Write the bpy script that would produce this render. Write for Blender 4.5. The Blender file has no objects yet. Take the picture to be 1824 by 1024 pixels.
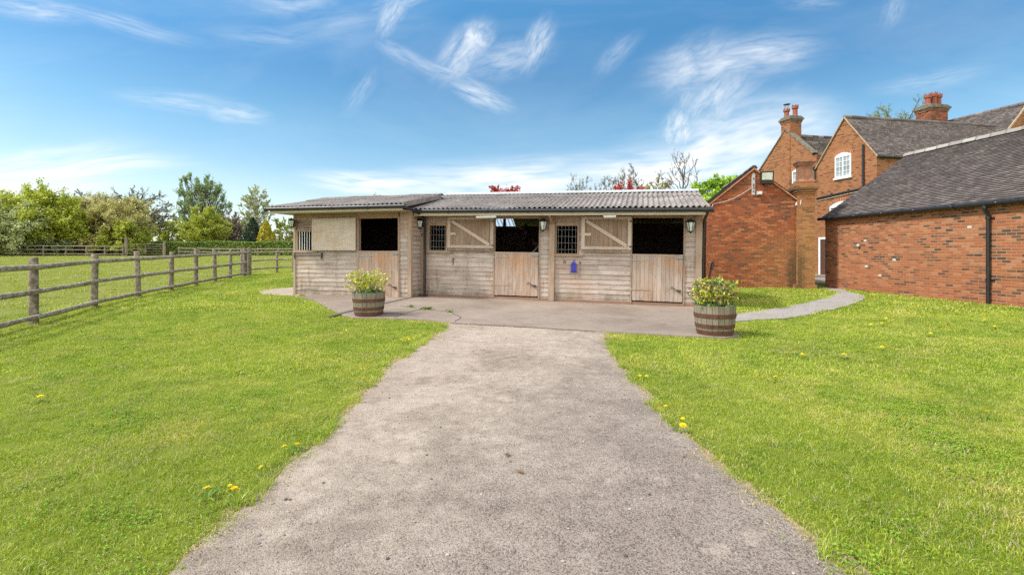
import bpy, bmesh, math, random
import numpy as np
from mathutils import Vector, Matrix, noise as mnoise
from mathutils.geometry import delaunay_2d_cdt
R = math.radians
random.seed(7); rng = np.random.default_rng(7)
scene = bpy.context.scene
COL = scene.collection

# ------------------------------------------------------------ camera, sky, sun, exposure
cam_d = bpy.data.cameras.new('camera'); cam = bpy.data.objects.new('camera', cam_d); COL.objects.link(cam)
cam.location = (0, 0, 1.35); cam.rotation_euler = (R(90), 0, 0)
cam_d.sensor_width = 36; cam_d.sensor_fit = 'HORIZONTAL'; cam_d.lens = 36*870/1824
cam_d.shift_y = -64/1824; cam_d.clip_start = .05; cam_d.clip_end = 6000
scene.camera = cam
scene.view_settings.view_transform = 'Standard'; scene.view_settings.look = 'None'
scene.view_settings.gamma = 1; scene.view_settings.exposure = 0.72
SUN_EL, SUN_AZ = 50.0, -100.0     # azimuth from +Y towards +X: the sun stands to the left, a touch behind the viewer
sd = bpy.data.lights.new('sun', 'SUN'); sun = bpy.data.objects.new('sun', sd); COL.objects.link(sun)
sd.energy = 2.9; sd.angle = R(6); sd.color = (1, .95, .87)
sv = Vector((math.sin(R(SUN_AZ))*math.cos(R(SUN_EL)), math.cos(R(SUN_AZ))*math.cos(R(SUN_EL)), math.sin(R(SUN_EL))))
sun.rotation_euler = sv.to_track_quat('Z', 'Y').to_euler(); sun.location = sv*40

class NT:
    """small node-tree helper"""
    def __init__(s, nt): s.nt = nt; s.n = nt.nodes; s.l = nt.links
    def node(s, typ, props=None, **ins):
        n = s.n.new(typ)
        for k, v in (props or {}).items(): setattr(n, k, v)
        for k, v in ins.items():
            key = int(k[1:]) if k[0] == 'i' and k[1:].isdigit() else k.replace('_', ' ')
            s.set(n.inputs[key], v)
        return n
    def set(s, sock, v):
        if isinstance(v, bpy.types.NodeSocket): s.l.new(v, sock)
        elif isinstance(v, bpy.types.Node): s.l.new(v.outputs[0], sock)
        else:
            if isinstance(v, tuple) and len(v) == 3 and sock.type == 'RGBA': v = v+(1,)
            sock.default_value = v
    def math(s, op, a, b=0.0, clamp=False): return s.node('ShaderNodeMath', {'operation': op, 'use_clamp': clamp}, i0=a, i1=b).outputs[0]
    def vmath(s, op, a, b=(0, 0, 0)): return s.node('ShaderNodeVectorMath', {'operation': op}, i0=a, i1=b).outputs[0]
    def mix(s, f, a, b, typ='MIX'):
        n = s.n.new('ShaderNodeMix'); n.data_type = 'RGBA'; n.blend_type = typ
        s.set(n.inputs[0], f); s.set(n.inputs[6], a); s.set(n.inputs[7], b); return n.outputs[2]
    def noise(s, vec, scale=5., detail=4., rough=.5, dist=0.):
        return s.node('ShaderNodeTexNoise', None, Vector=vec, Scale=scale, Detail=detail, Roughness=rough, Distortion=dist).outputs[0]
    def ramp(s, f, stops, interp='LINEAR'):
        n = s.n.new('ShaderNodeValToRGB'); cr = n.color_ramp; cr.interpolation = interp
        while len(cr.elements) < len(stops): cr.elements.new(.5)
        for e, (p, c) in zip(cr.elements, stops):
            e.position = p; e.color = (c if isinstance(c, tuple) else (c, c, c))+(1,)
        s.set(n.inputs[0], f); return n.outputs[0]
    def maprange(s, v, a, b, c=0., d=1., smooth=False):
        n = s.n.new('ShaderNodeMapRange'); n.clamp = True
        if smooth: n.interpolation_type = 'SMOOTHSTEP'
        for i, x in enumerate((v, a, b, c, d)): s.set(n.inputs[i], x)
        return n.outputs[0]
    def mapping(s, vec, loc=(0, 0, 0), rot=(0, 0, 0), scale=(1, 1, 1), typ='POINT'):
        return s.node('ShaderNodeMapping', {'vector_type': typ}, Vector=vec, Location=loc, Rotation=rot, Scale=scale).outputs[0]

scene.cycles.max_bounces = 5; scene.cycles.diffuse_bounces = 3; scene.cycles.glossy_bounces = 2; scene.cycles.transmission_bounces = 3; scene.cycles.use_adaptive_sampling = True; scene.cycles.adaptive_threshold = .015; scene.cycles.use_denoising = False
# ---- world: Nishita sky with thin cirrus and an added, unseen bright cloud field behind the viewer as fill for the shaded fronts
w = bpy.data.worlds.new('World'); scene.world = w; w.use_nodes = True
W_ = NT(w.node_tree); W_.n.clear()
sky = W_.node('ShaderNodeTexSky', {'sky_type': 'NISHITA', 'sun_disc': False, 'sun_elevation': R(SUN_EL), 'sun_rotation': R(SUN_AZ),
                                   'air_density': 1.0, 'dust_density': 0.6, 'ozone_density': 2.2}).outputs[0]
tc = W_.node('ShaderNodeTexCoord').outputs['Generated']
sep = W_.node('ShaderNodeSeparateXYZ', None, Vector=tc)
yy = W_.math('MAXIMUM', sep.outputs[1], .05)
px = W_.math('DIVIDE', sep.outputs[0], yy); pz = W_.math('DIVIDE', sep.outputs[2], yy)
P = W_.node('ShaderNodeCombineXYZ', None, X=px, Y=pz).outputs[0]
nz = W_.node('ShaderNodeTexNoise', None, Vector=P, Scale=2.6, Detail=2., Roughness=.4).outputs[1]
P2 = W_.vmath('ADD', P, W_.vmath('MULTIPLY', W_.vmath('SUBTRACT', nz, (.5, .5, .5)), (.09, .07, 0)))
WISPS = [ # direction (x, y on a 870-unit tangent plane, photo style), tilt deg, half length, half width, strength
 (60, 22, -9, 90, 16, .55), (215, 48, -12, 130, 11, .4), (330, 180, -5, 120, 13, .42), (420, 196, -8, 60, 12, .6),
 (500, 8, -4, 90, 22, .45), (700, 24, 62, 48, 16, .75), (712, 4, 20, 60, 14, .5), (600, 50, 10, 160, 30, .22), (480, 72, -8, 90, 12, .25),
 (722, 108, -32, 60, 11, .35), (790, 135, -16, 60, 12, .5), (822, 100, 50, 66, 24, .8), (840, 80, 55, 38, 22, .95), (850, 168, -20, 60, 14, .7), (905, 110, 12, 80, 22, .5), (958, 85, 64, 56, 17, .75),
 (1105, 98, 45, 50, 12, .3), (1265, 125, 8, 105, 34, .75), (1340, 108, 10, 115, 26, .7), (1235, 120, 30, 70, 34, .7), (1280, 180, 45, 75, 34, .8), (1212, 226, 60, 36, 20, 1.0), (1235, 165, 70, 50, 18, .4),
 (1310, 262, 12, 180, 52, 1.35), (1190, 300, 5, 220, 34, 1.5), (900, 318, 3, 180, 26, 1.45), (680, 326, -6, 120, 15, 1.35), (615, 313, -20, 40, 8, .6), (1360, 230, 40, 90, 34, .6),
 (110, 300, 3, 200, 15, 1.3), (60, 275, 4, 160, 16, .8), (20, 330, 0, 200, 22, 1.2), (1650, 145, 8, 100, 12, .28), (1600, 8, 60, 40, 14, .3), (1440, 4, 5, 60, 12, .25),
 (-300, 150, -5, 260, 60, .4), (2300, 200, 5, 350, 70, .5), (650, 170, 60, 40, 12, .25)]
acc = None
for (cx, cy, ang, L, Wd, st) in WISPS:
    q = W_.mapping(P2, ((cx-912)/870, (448-cy)/870, 0), (0, 0, R(ang)), (L*1.5/870, Wd*2.1/870, 1), 'TEXTURE')
    r = W_.node('ShaderNodeVectorMath', {'operation': 'LENGTH'}, i0=q).outputs['Value']
    m = W_.maprange(r, 0., 1., st, 0., True)
    f = W_.noise(W_.vmath('ADD', W_.vmath('MULTIPLY', q, (1, 1.5, 1)), (cx*.01, cy*.013, 0)), 2.1, 3., .6, .15)
    m = W_.math('MULTIPLY', m, W_.maprange(f, .25, .76, .0, 1.0))
    acc = m if acc is None else W_.math('MAXIMUM', acc, m)
hz = W_.maprange(sep.outputs[2], .0, .16, .40, .0)
veil = W_.math('MULTIPLY', W_.maprange(W_.noise(W_.vmath('MULTIPLY', P, (1, 3, 1)), 1.6, 6., .6, .6), .45, .8), .14)
acc = W_.math('ADD', W_.math('ADD', acc, veil), hz, clamp=True)
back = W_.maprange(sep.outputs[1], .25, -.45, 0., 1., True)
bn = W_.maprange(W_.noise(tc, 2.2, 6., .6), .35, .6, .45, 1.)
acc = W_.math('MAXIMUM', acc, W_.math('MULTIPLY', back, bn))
skyc = W_.node('ShaderNodeHueSaturation', None, Saturation=1.02, Value=1.0, Color=sky).outputs[0]
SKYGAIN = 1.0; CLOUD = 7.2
skyc = W_.mix(1., skyc, (SKYGAIN*1.2, SKYGAIN*1.30, SKYGAIN*1.20), 'MULTIPLY')
skyc = W_.mix(1., skyc, W_.ramp(W_.math('ADD', sep.outputs[2], 0.), [(0., (.95, .90, .9)), (.168, (.74, .80, .85)), (.243, (.60, .76, .82)), (.324, (.45, .67, .80)), (.40, (.40, .71, .87)), (.47, (.47, .84, 1.0))]), 'MULTIPLY')
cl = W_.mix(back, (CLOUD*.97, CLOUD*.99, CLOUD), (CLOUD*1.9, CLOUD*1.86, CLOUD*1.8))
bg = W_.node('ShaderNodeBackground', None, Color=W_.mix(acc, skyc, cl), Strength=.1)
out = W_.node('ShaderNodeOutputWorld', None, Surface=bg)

# ------------------------------------------------------------ materials
def mat(name):
    m = bpy.data.materials.new(name); m.use_nodes = True
    t = NT(m.node_tree); t.n.clear()
    return m, t
def finish(t, color, rough=.85, bump=None, bstr=.3, bdist=.01, metal=0., spec=.3, extra=None):
    kw = dict(Base_Color=color, Roughness=rough, Metallic=metal)
    b = t.node('ShaderNodeBsdfPrincipled', None, **kw); b.inputs['Specular IOR Level'].default_value = spec
    if bump is not None:
        bn_ = t.node('ShaderNodeBump', None, Strength=bstr, Distance=bdist, Height=bump); t.l.new(bn_.outputs[0], b.inputs['Normal'])
    for k, v in (extra or {}).items(): t.set(b.inputs[k], v)
    t.node('ShaderNodeOutputMaterial', None, Surface=b.outputs[0]); return b
def uvn(t): return t.node('ShaderNodeTexCoord').outputs['UV']
def objc(t): return t.node('ShaderNodeTexCoord').outputs['Object']
def pos(t): return t.node('ShaderNodeNewGeometry').outputs['Position']
def rnd(t): return t.node('ShaderNodeAttribute', {'attribute_name': 'rnd'}).outputs['Fac']

def m_simple(name, c, rough=.6, metal=0., var=.25, scale=12., spec=.4, bs=.1):
    m, t = mat(name); n = t.noise(objc(t), scale, 5., .6)
    lo = tuple(x*(1-var) for x in c); hi = tuple(min(1, x*(1+var)) for x in c)
    finish(t, t.ramp(n, [(.3, lo), (.7, hi)]), rough, n, bs, .005, metal, spec); return m

def m_wood(name, dark, mid, light, warm=None, stain=.0, gloss=.85, lichen=0., chew=None, damp=False):
    """weathered timber: grain runs along UV x (metres); rnd differs per board"""
    m, t = mat(name); uv = uvn(t); r = rnd(t)
    uvo = t.vmath('ADD', uv, t.node('ShaderNodeCombineXYZ', None, X=t.math('MULTIPLY', r, 37.), Y=t.math('MULTIPLY', r, 91.)).outputs[0])
    g1 = t.noise(t.vmath('MULTIPLY', uvo, (2.2, 70, 1)), 1., 8., .65, .4)
    g2 = t.noise(t.vmath('MULTIPLY', uvo, (1.3, 9, 1)), 1.3, 5., .6, .8)
    f = t.math('ADD', t.math('MULTIPLY', g1, .55), t.math('MULTIPLY', g2, .45))
    c = t.ramp(f, [(.3, dark), (.48, mid), (.68, light)])
    c = t.mix(t.maprange(r, 0, 1, .0, .38), c, tuple(x*.55 for x in mid))
    c = t.mix(t.maprange(t.math('FRACT', t.math('MULTIPLY', r, 7.3)), .6, 1., .0, .35), c, light)
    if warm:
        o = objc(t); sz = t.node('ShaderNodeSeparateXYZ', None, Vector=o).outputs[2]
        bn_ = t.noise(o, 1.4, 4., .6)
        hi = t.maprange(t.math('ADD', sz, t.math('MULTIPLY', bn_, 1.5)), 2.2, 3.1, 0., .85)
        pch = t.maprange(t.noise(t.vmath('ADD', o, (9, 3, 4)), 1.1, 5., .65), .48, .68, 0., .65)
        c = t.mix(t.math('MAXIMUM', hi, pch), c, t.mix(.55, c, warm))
        kn = t.node('ShaderNodeTexVoronoi', {'feature': 'F1'}, Vector=t.vmath('MULTIPLY', uvo, (1.6, 5.2, 1)), Scale=1.4).outputs[0]
        c = t.mix(t.maprange(kn, .035, .07, .6, 0.), c, (.06, .04, .025))
    if stain:
        s = t.noise(t.vmath('MULTIPLY', objc(t), (5, 5, 1.2)), 1.2, 5., .7)
        c = t.mix(t.maprange(s, .54, .72, 0., stain), c, (.055, .045, .032))
    if chew:   # bare, chewed and rubbed timber: a ragged band across the door
        o = objc(t); so = t.node('ShaderNodeSeparateXYZ', None, Vector=o)
        cn = t.noise(t.vmath('MULTIPLY', o, (2.3, 2, 1.2)), 1.3, 5., .7)
        bd = t.math('SUBTRACT', 1., t.math('MULTIPLY', t.math('ABSOLUTE', t.math('SUBTRACT', so.outputs[2], chew[0])), chew[1]), True)
        c = t.mix(t.math('MULTIPLY', t.maprange(cn, .44, .62), t.math('MULTIPLY', bd, .85)), c, t.mix(.5, c, chew[2]))
        c = t.mix(t.math('MULTIPLY', t.maprange(t.noise(t.vmath('MULTIPLY', o, (14, 3, 2.5)), 1.5, 4., .7), .5, .66), t.maprange(so.outputs[2], .45, .08, 0., .55)), c, (.10, .085, .055))
    if damp:
        o = objc(t); so = t.node('ShaderNodeSeparateXYZ', None, Vector=o)
        c = t.mix(t.math('MULTIPLY', t.maprange(t.noise(t.vmath('MULTIPLY', o, (2, 2, 1)), 1.1, 5., .7), .4, .62), t.maprange(so.outputs[2], .42, .06, 0., .8)), c, (.13, .115, .065))
        rs = t.noise(t.vmath('MULTIPLY', o, (5, 5, .7)), 1.3, 4., .6); c = t.mix(t.maprange(rs, .60, .70, 0., .5), c, (.25, .12, .06))
        nl = t.node('ShaderNodeTexVoronoi', {'feature': 'F1'}, Vector=t.vmath('MULTIPLY', o, (3.4, 0, 8.2)), Scale=1.).outputs[0]; c = t.mix(t.maprange(nl, .05, .10, .75, 0.), c, (.05, .04, .035))
    if lichen:
        o = objc(t); l1 = t.noise(t.vmath('ADD', o, (4, 4, 4)), 13., 5., .7); l2 = t.noise(o, 4.5, 5., .7)
        c = t.mix(t.math('MULTIPLY', t.maprange(l1, .47, .56), t.maprange(l2, .35, .6, .2, lichen)), c, (.60, .55, .45))
        c = t.mix(t.maprange(l1, .42, .34, 0., .6), c, (.10, .08, .055))
    finish(t, c, gloss, f, .5, .004, 0, .25); return m

M = {}
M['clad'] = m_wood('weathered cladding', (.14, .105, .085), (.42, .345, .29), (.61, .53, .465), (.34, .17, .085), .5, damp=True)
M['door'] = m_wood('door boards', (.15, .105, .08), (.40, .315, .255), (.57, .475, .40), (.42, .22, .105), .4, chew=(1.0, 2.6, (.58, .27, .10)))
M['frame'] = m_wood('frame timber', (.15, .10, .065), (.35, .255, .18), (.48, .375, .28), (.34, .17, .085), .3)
M['hatch'] = m_wood('hatch frame timber', (.22, .16, .115), (.48, .38, .295), (.60, .51, .42), None, .2)
M['ply'] = m_wood('plywood', (.35, .265, .20), (.50, .42, .35), (.62, .54, .465), None, .15, chew=(1.62, 1.2, (.40, .24, .12)))
M['soffit'] = m_wood('soffit board', (.38, .30, .22), (.52, .44, .345), (.62, .54, .44), None, 0)
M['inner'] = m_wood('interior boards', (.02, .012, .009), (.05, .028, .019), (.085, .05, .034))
M['rail'] = m_wood('fence rail', (.10, .075, .05), (.26, .205, .145), (.40, .33, .245), None, .4, .85, .6)
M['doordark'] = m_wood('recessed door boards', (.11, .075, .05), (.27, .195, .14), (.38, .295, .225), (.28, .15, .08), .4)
M['post'] = m_wood('fence post', (.08, .06, .04), (.185, .145, .10), (.29, .235, .17), None, .4, .85, .3)
M['barrel'] = m_wood('barrel staves', (.11, .09, .065), (.235, .20, .145), (.34, .30, .23), None, .35)
M['bark'] = m_wood('bark', (.06, .05, .04), (.13, .11, .085), (.20, .17, .14))
M['birchbark'] = m_wood('birch bark', (.15, .13, .11), (.42, .39, .35), (.6, .57, .52))
M['sill'] = m_wood('plinth', (.16, .09, .06), (.27, .155, .105), (.36, .22, .15), None, .2)
M['black'] = m_simple('black plastic', (.018, .019, .02), .38, 0, .3, 9., .5)
M['iron'] = m_simple('galvanised iron', (.30, .30, .29), .5, .6, .35, 30.)
M['darkiron'] = m_simple('dark iron', (.07, .06, .055), .55, .5, .4, 30.)
M['rust'] = m_simple('rusty hoop', (.12, .055, .035), .8, .15, .45, 22., .3, .4)
M['white'] = m_simple('white paint', (.78, .78, .76), .5, 0, .06, 8.)
M['cream'] = m_simple('lantern glass', (.62, .66, .58), .12, 0, .12, 9., .6)
M['blue'] = m_simple('blue plastic', (.035, .035, .30), .4, 0, .2, 9.)
M['ledglass'] = m_simple('floodlight glass', (.60, .62, .52), .15, 0, .15, 9., .7)
M['potbrown'] = m_simple('weathered brown clay', (.26, .125, .075), .85, 0, .35, 7., .2, .3)
M['soil'] = m_simple('soil', (.06, .045, .03), .95, 0, .4, 40.)
M['lead'] = m_simple('pale lead flashing', (.50, .52, .55), .45, .2, .15, 6.)
M['doorbrown'] = m_simple('brown door paint', (.09, .04, .03), .5, 0, .2, 6.)
M['cable'] = m_simple('pale cable', (.55, .52, .47), .6)
M['potcol'] = m_simple('terracotta', (.28, .095, .062), .8, 0, .3, 7., .2, .3)
M['greywood'] = m_simple('grey paint', (.42, .40, .39), .7, 0, .2, 14.)
M['stonecap'] = m_simple('weathered stone', (.17, .145, .11), .9, 0, .5, 6., .2, .5)
M['mortar'] = m_simple('verge mortar', (.40, .30, .20), .9, 0, .3, 10., .2, .4)
M['copperverge'] = m_simple('brick edge', (.42, .19, .10), .9, 0, .35, 9., .2, .4)

def m_glasspane():
    m, t = mat('window pane'); n = t.noise(objc(t), 1.3, 2.)
    finish(t, t.ramp(n, [(.4, (.22, .25, .26)), (.6, (.42, .46, .47))]), .12, None, 0, 0, 0, .8); return m
M['pane'] = m_glasspane()
def m_skylight():
    m, t = mat('translucent roof sheet')
    d = t.node('ShaderNodeBsdfDiffuse', None, Color=(.7, .75, .8)); tr = t.node('ShaderNodeBsdfTranslucent', None, Color=(.8, .86, .92))
    x = t.node('ShaderNodeMixShader', None, i0=.8, i1=d.outputs[0], i2=tr.outputs[0]); t.node('ShaderNodeOutputMaterial', None, Surface=x.outputs[0]); return m
M['skylight'] = m_skylight()

def m_brick(name, tones, mortar, tonegain=1., bw=.225, bh=.076, ms=.010, patch=None, lowstain=None, dark=None, streak=None):
    m, t = mat(name); uv = uvn(t)
    wob = t.vmath('MULTIPLY', t.vmath('SUBTRACT', t.node('ShaderNodeTexNoise', None, Vector=uv, Scale=5., Detail=3.).outputs[1], (.5, .5, .5)), (.022, .014, 0))
    v = t.vmath('ADD', uv, wob)
    b = t.node('ShaderNodeTexBrick', {'offset': .5, 'squash': 1.}, Vector=v, Color1=(0, 0, 0), Color2=(1, 1, 1), Mortar=(.5, .5, .5), Scale=1.)
    b.inputs['Mortar Size'].default_value = ms; b.inputs['Mortar Smooth'].default_value = .35; b.inputs['Brick Width'].default_value = bw; b.inputs['Row Height'].default_value = bh
    tone = b.outputs[0]; fac = b.outputs[1]
    big = t.noise(uv, .9, 5., .6)
    tn = t.math('ADD', t.math('MULTIPLY', tone, tonegain), t.math('MULTIPLY', t.math('SUBTRACT', big, .5), .7))
    k = len(tones)
    c = t.ramp(tn, [((i+.15)/k, x) for i, x in enumerate(tones)])
    fine = t.noise(uv, 38., 6., .7)
    c = t.mix(t.maprange(fine, .35, .7, 0., .42), c, t.mix(1., c, (.45, .42, .4), 'MULTIPLY'))
    blot = t.maprange(t.noise(t.vmath('ADD', uv, (3.3, 7.7, 0)), 13., 4., .6), .62, .72, 0., .5)
    c = t.mix(blot, c, (.55, .34, .22))
    if patch:
        pf = t.maprange(t.noise(t.vmath('ADD', uv, (13.1, 2.2, 0)), .75, 4., .6), .5, .66, 0., patch[1]); c = t.mix(pf, c, t.mix(.5, c, patch[0]))
    if dark:
        df = t.maprange(t.noise(t.vmath('ADD', t.vmath('MULTIPLY', uv, (1, 1.6, 1)), (1.1, 22.2, 0)), 1.7, 5., .65), .52, .68, 0., dark[1]); c = t.mix(df, c, dark[0])
    if lowstain:
        sz = t.node('ShaderNodeSeparateXYZ', None, Vector=uv)
        f = t.math('MULTIPLY', t.maprange(t.math('ADD', sz.outputs[1], t.math('MULTIPLY', big, -.9)), lowstain[1], lowstain[1]-1.0, 0., 1.), lowstain[2])
        if len(lowstain) > 3: f = t.math('MULTIPLY', f, t.maprange(t.math('ADD', sz.outputs[0], big), lowstain[3]-1.2, lowstain[3]+.8))
        c = t.mix(f, c, t.mix(.3, c, lowstain[0]))
    if streak:
        sz = t.node('ShaderNodeSeparateXYZ', None, Vector=t.vmath('ADD', uv, t.vmath('MULTIPLY', t.vmath('SUBTRACT', t.node('ShaderNodeTexNoise', None, Vector=uv, Scale=3.5, Detail=5., Roughness=.7).outputs[1], (.5, .5, .5)), (.55, .2, 0))))
        dx = t.math('ABSOLUTE', t.math('SUBTRACT', sz.outputs[0], streak[0]))
        f = t.math('MULTIPLY', t.maprange(dx, .08, .27, 1., 0.), t.maprange(sz.outputs[1], 2.0, .9, 0., .95)); f = t.math('MULTIPLY', f, t.maprange(fine, .3, .6, .35, 1.))
        c = t.mix(f, c, (.045, .04, .02))
    mc = t.mix(t.maprange(big, .35, .65, 0, .7), mortar, tuple(x*.55 for x in mortar))
    c = t.mix(t.math('MULTIPLY', fac, .85), c, mc)
    h = t.math('ADD', t.math('SUBTRACT', 1., fac), t.math('MULTIPLY', fine, .5))
    finish(t, c, .9, h, .65, .012, 0, .15); return m
OR = [(.13, .065, .045), (.27, .10, .05), (.45, .16, .07), (.40, .125, .055), (.52, .22, .10)]
M['brick_barn'] = m_brick('barn brick', [(0.070, 0.057, 0.050), (0.188, 0.088, 0.050), (0.338, 0.112, 0.053), (0.385, 0.130, 0.057), (0.367, 0.123, 0.053), (0.404, 0.140, 0.064), (0.442, 0.198, 0.105)], (0.414, 0.260, 0.154), ms=.011, patch=((0.395, 0.130, 0.057), .5), dark=((0.132, 0.088, 0.064), .38), lowstain=((0.310, 0.073, 0.039), .5, .75))
M['brick_out'] = m_brick('outbuilding brick', [(0.122, 0.062, 0.039), (0.226, 0.078, 0.036), (0.291, 0.086, 0.036), (0.338, 0.092, 0.035), (0.310, 0.083, 0.033), (0.395, 0.114, 0.044), (0.470, 0.166, 0.072)], (0.207, 0.125, 0.072), patch=((0.376, 0.073, 0.031), .6),
                         lowstain=((.46, .28, .10), 1.9, .95, 10.0), dark=((.12, .055, .035), .5), streak=(10.33,))
M['brick_pier'] = m_brick('pier brick', [(.11, .06, .035), (.27, .105, .045), (.36, .14, .055), (.40, .17, .065)], (.33, .20, .11), lowstain=((.56, .30, .10), 2.7, .95), dark=((.10, .065, .04), .3), streak=(1.47,))
M['brick_house'] = m_brick('farmhouse brick', [(0.113, 0.052, 0.033), (0.282, 0.104, 0.047), (0.348, 0.135, 0.057), (0.385, 0.156, 0.066), (0.329, 0.114, 0.051), (0.395, 0.172, 0.077)], (0.320, 0.208, 0.121), ms=.010, patch=((0.432, 0.198, 0.088), .5), dark=((0.160, 0.094, 0.061), .3))
M['brick_stack'] = m_brick('stack brick', [(0.102, 0.046, 0.030), (0.211, 0.073, 0.040), (0.296, 0.093, 0.046), (0.355, 0.123, 0.059)], (0.254, 0.170, 0.106), dark=((0.076, 0.046, 0.033), .4))

def m_tiles(name, stops, lichen):
    m, t = mat(name); r = rnd(t); o = objc(t)
    n = t.noise(o, 1.1, 5., .65)
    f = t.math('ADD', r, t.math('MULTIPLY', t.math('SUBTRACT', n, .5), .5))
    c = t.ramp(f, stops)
    fine = t.noise(o, 28., 5., .65)
    c = t.mix(t.maprange(fine, .60, .72, 0., .3), c, lichen)
    finish(t, c, .85, fine, .3, .004, 0, .25); return m
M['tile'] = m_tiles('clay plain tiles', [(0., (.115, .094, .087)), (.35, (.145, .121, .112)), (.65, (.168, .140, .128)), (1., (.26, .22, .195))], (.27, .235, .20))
M['tile_old'] = m_tiles('mossy old tiles', [(0., (.07, .062, .052)), (.4, (.13, .108, .09)), (.7, (.18, .145, .115)), (1., (.27, .22, .17))], (.30, .27, .19))
M['ridge'] = m_tiles('ridge tile', [(0., (.22, .20, .18)), (.5, (.31, .28, .25)), (1., (.40, .365, .325))], (.38, .36, .31))
M['slate'] = m_tiles('blue slate', [(0., (.09, .095, .105)), (1., (.19, .195, .21))], (.25, .25, .24))

def m_corr():
    m, t = mat('corrugated fibre cement'); o = objc(t); r = rnd(t)
    n = t.noise(o, 2.1, 6., .65); f = t.noise(t.vmath('MULTIPLY', o, (7, 1.6, 3)), 3.2, 6., .7)
    c = t.ramp(n, [(.3, (.17, .14, .125)), (.5, (.27, .235, .215)), (.7, (.38, .34, .315))])
    c = t.mix(t.maprange(f, .5, .72, 0., .6), c, (.46, .43, .40))
    c = t.mix(t.maprange(f, .42, .28, 0., .6), c, (.11, .09, .08))
    c = t.mix(t.maprange(r, 0, 1, 0, .25), c, (.13, .11, .10))
    lf = t.maprange(t.noise(o, 21., 4., .6), .64, .7, 0., .6); c = t.mix(lf, c, (.5, .49, .42))
    finish(t, c, .92, f, .35, .006, 0, .15); return m
M['corr'] = m_corr()

def m_ground():
    m, t = mat('grassy ground'); p = pos(t)
    n1 = t.noise(p, .32, 6., .6, .4); n2 = t.noise(p, 6., 7., .7); n3 = t.noise(p, 45., 5., .7)
    f = t.math('ADD', t.math('MULTIPLY', n1, .45), t.math('ADD', t.math('MULTIPLY', n2, .25), t.math('MULTIPLY', n3, .3)))
    c = t.ramp(f, [(.36, (.10, .13, .02)), (.5, (.19, .24, .032)), (.62, (.27, .30, .05))])
    sx = t.node('ShaderNodeSeparateXYZ', None, Vector=p)
    # the paddock beyond the rails is rougher and browner
    pad = t.math('MULTIPLY', t.maprange(t.math('ADD', sx.outputs[0], t.math('MULTIPLY', sx.outputs[1], .16)), -8.2, -8.9), t.maprange(sx.outputs[1], 5., 7.))
    d1 = t.noise(p, .8, 7., .72, .6)
    pc = t.ramp(d1, [(.36, (.19, .23, .035)), (.5, (.24, .26, .055)), (.62, (.29, .25, .10)), (.72, (.25, .18, .10))])
    pc = t.mix(t.maprange(n3, .35, .65, .5, 0.), pc, (.10, .14, .022))
    lawn = t.maprange(sx.outputs[1], 30., 22.)
    c = t.mix(t.math('MULTIPLY', lawn, .8), c, (.20, .235, .03))
    c = t.mix(pad, c, pc)
    finish(t, c, .95, n3, .8, .03, 0, .1); return m
M['ground'] = m_ground()
def m_blade(name, a, b, c3):
    m, t = mat(name); p = pos(t)
    oi = t.node('ShaderNodeObjectInfo').outputs['Random']; r = rnd(t)
    n1 = t.noise(p, .55, 8., .72, .5); n2 = t.noise(p, 5.5, 5., .7)
    f = t.math('ADD', t.math('ADD', t.math('MULTIPLY', n1, 1.35), t.math('MULTIPLY', n2, .75)), t.math('ADD', t.math('MULTIPLY', oi, .22), t.math('MULTIPLY', r, .42)))
    f = t.math('SUBTRACT', f, .84)
    c = t.ramp(f, [(.2, a), (.52, b), (.82, c3)])
    dry = t.maprange(t.math('FRACT', t.math('MULTIPLY', r, 13.7)), .86, .90, 0., .85)
    c = t.mix(dry, c, (.62, .56, .28))
    gn = t.maprange(t.noise(t.vmath('ADD', p, (31, 7, 0)), .9, 8., .75), .48, .70, 0., .85); c = t.mix(gn, c, t.mix(1., c, (1.55, 1.15, 2.4), 'MULTIPLY'))
    # a lusher, darker green strip where the lawn is left longer beside the buildings
    sx = t.node('ShaderNodeSeparateXYZ', None, Vector=p); 
    d = t.node('ShaderNodeBsdfDiffuse', None, Color=c); tr = t.node('ShaderNodeBsdfTranslucent', None, Color=t.mix(.5, c, (.30, .42, .03)))
    gl = t.node('ShaderNodeBsdfGlossy', None, Color=(.8, .85, .8), Roughness=.45)
    x = t.node('ShaderNodeMixShader', None, i0=.38, i1=d.outputs[0], i2=tr.outputs[0])
    x = t.node('ShaderNodeMixShader', None, i0=.05, i1=x.outputs[0], i2=gl.outputs[0])
    t.node('ShaderNodeOutputMaterial', None, Surface=x.outputs[0]); return m
M['blade'] = m_blade('lawn blades', (.15, .255, .014), (.375, .47, .026), (.61, .645, .095))
M['thatch'] = m_simple('dry thatch', (.50, .42, .20), .95, 0, .3, 30., .1)
M['clover'] = m_simple('clover leaves', (.17, .29, .022), .7, 0, .4, 9., .2)
M['padblade'] = m_blade('paddock blades', (.22, .27, .02), (.36, .40, .04), (.52, .50, .10))

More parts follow.
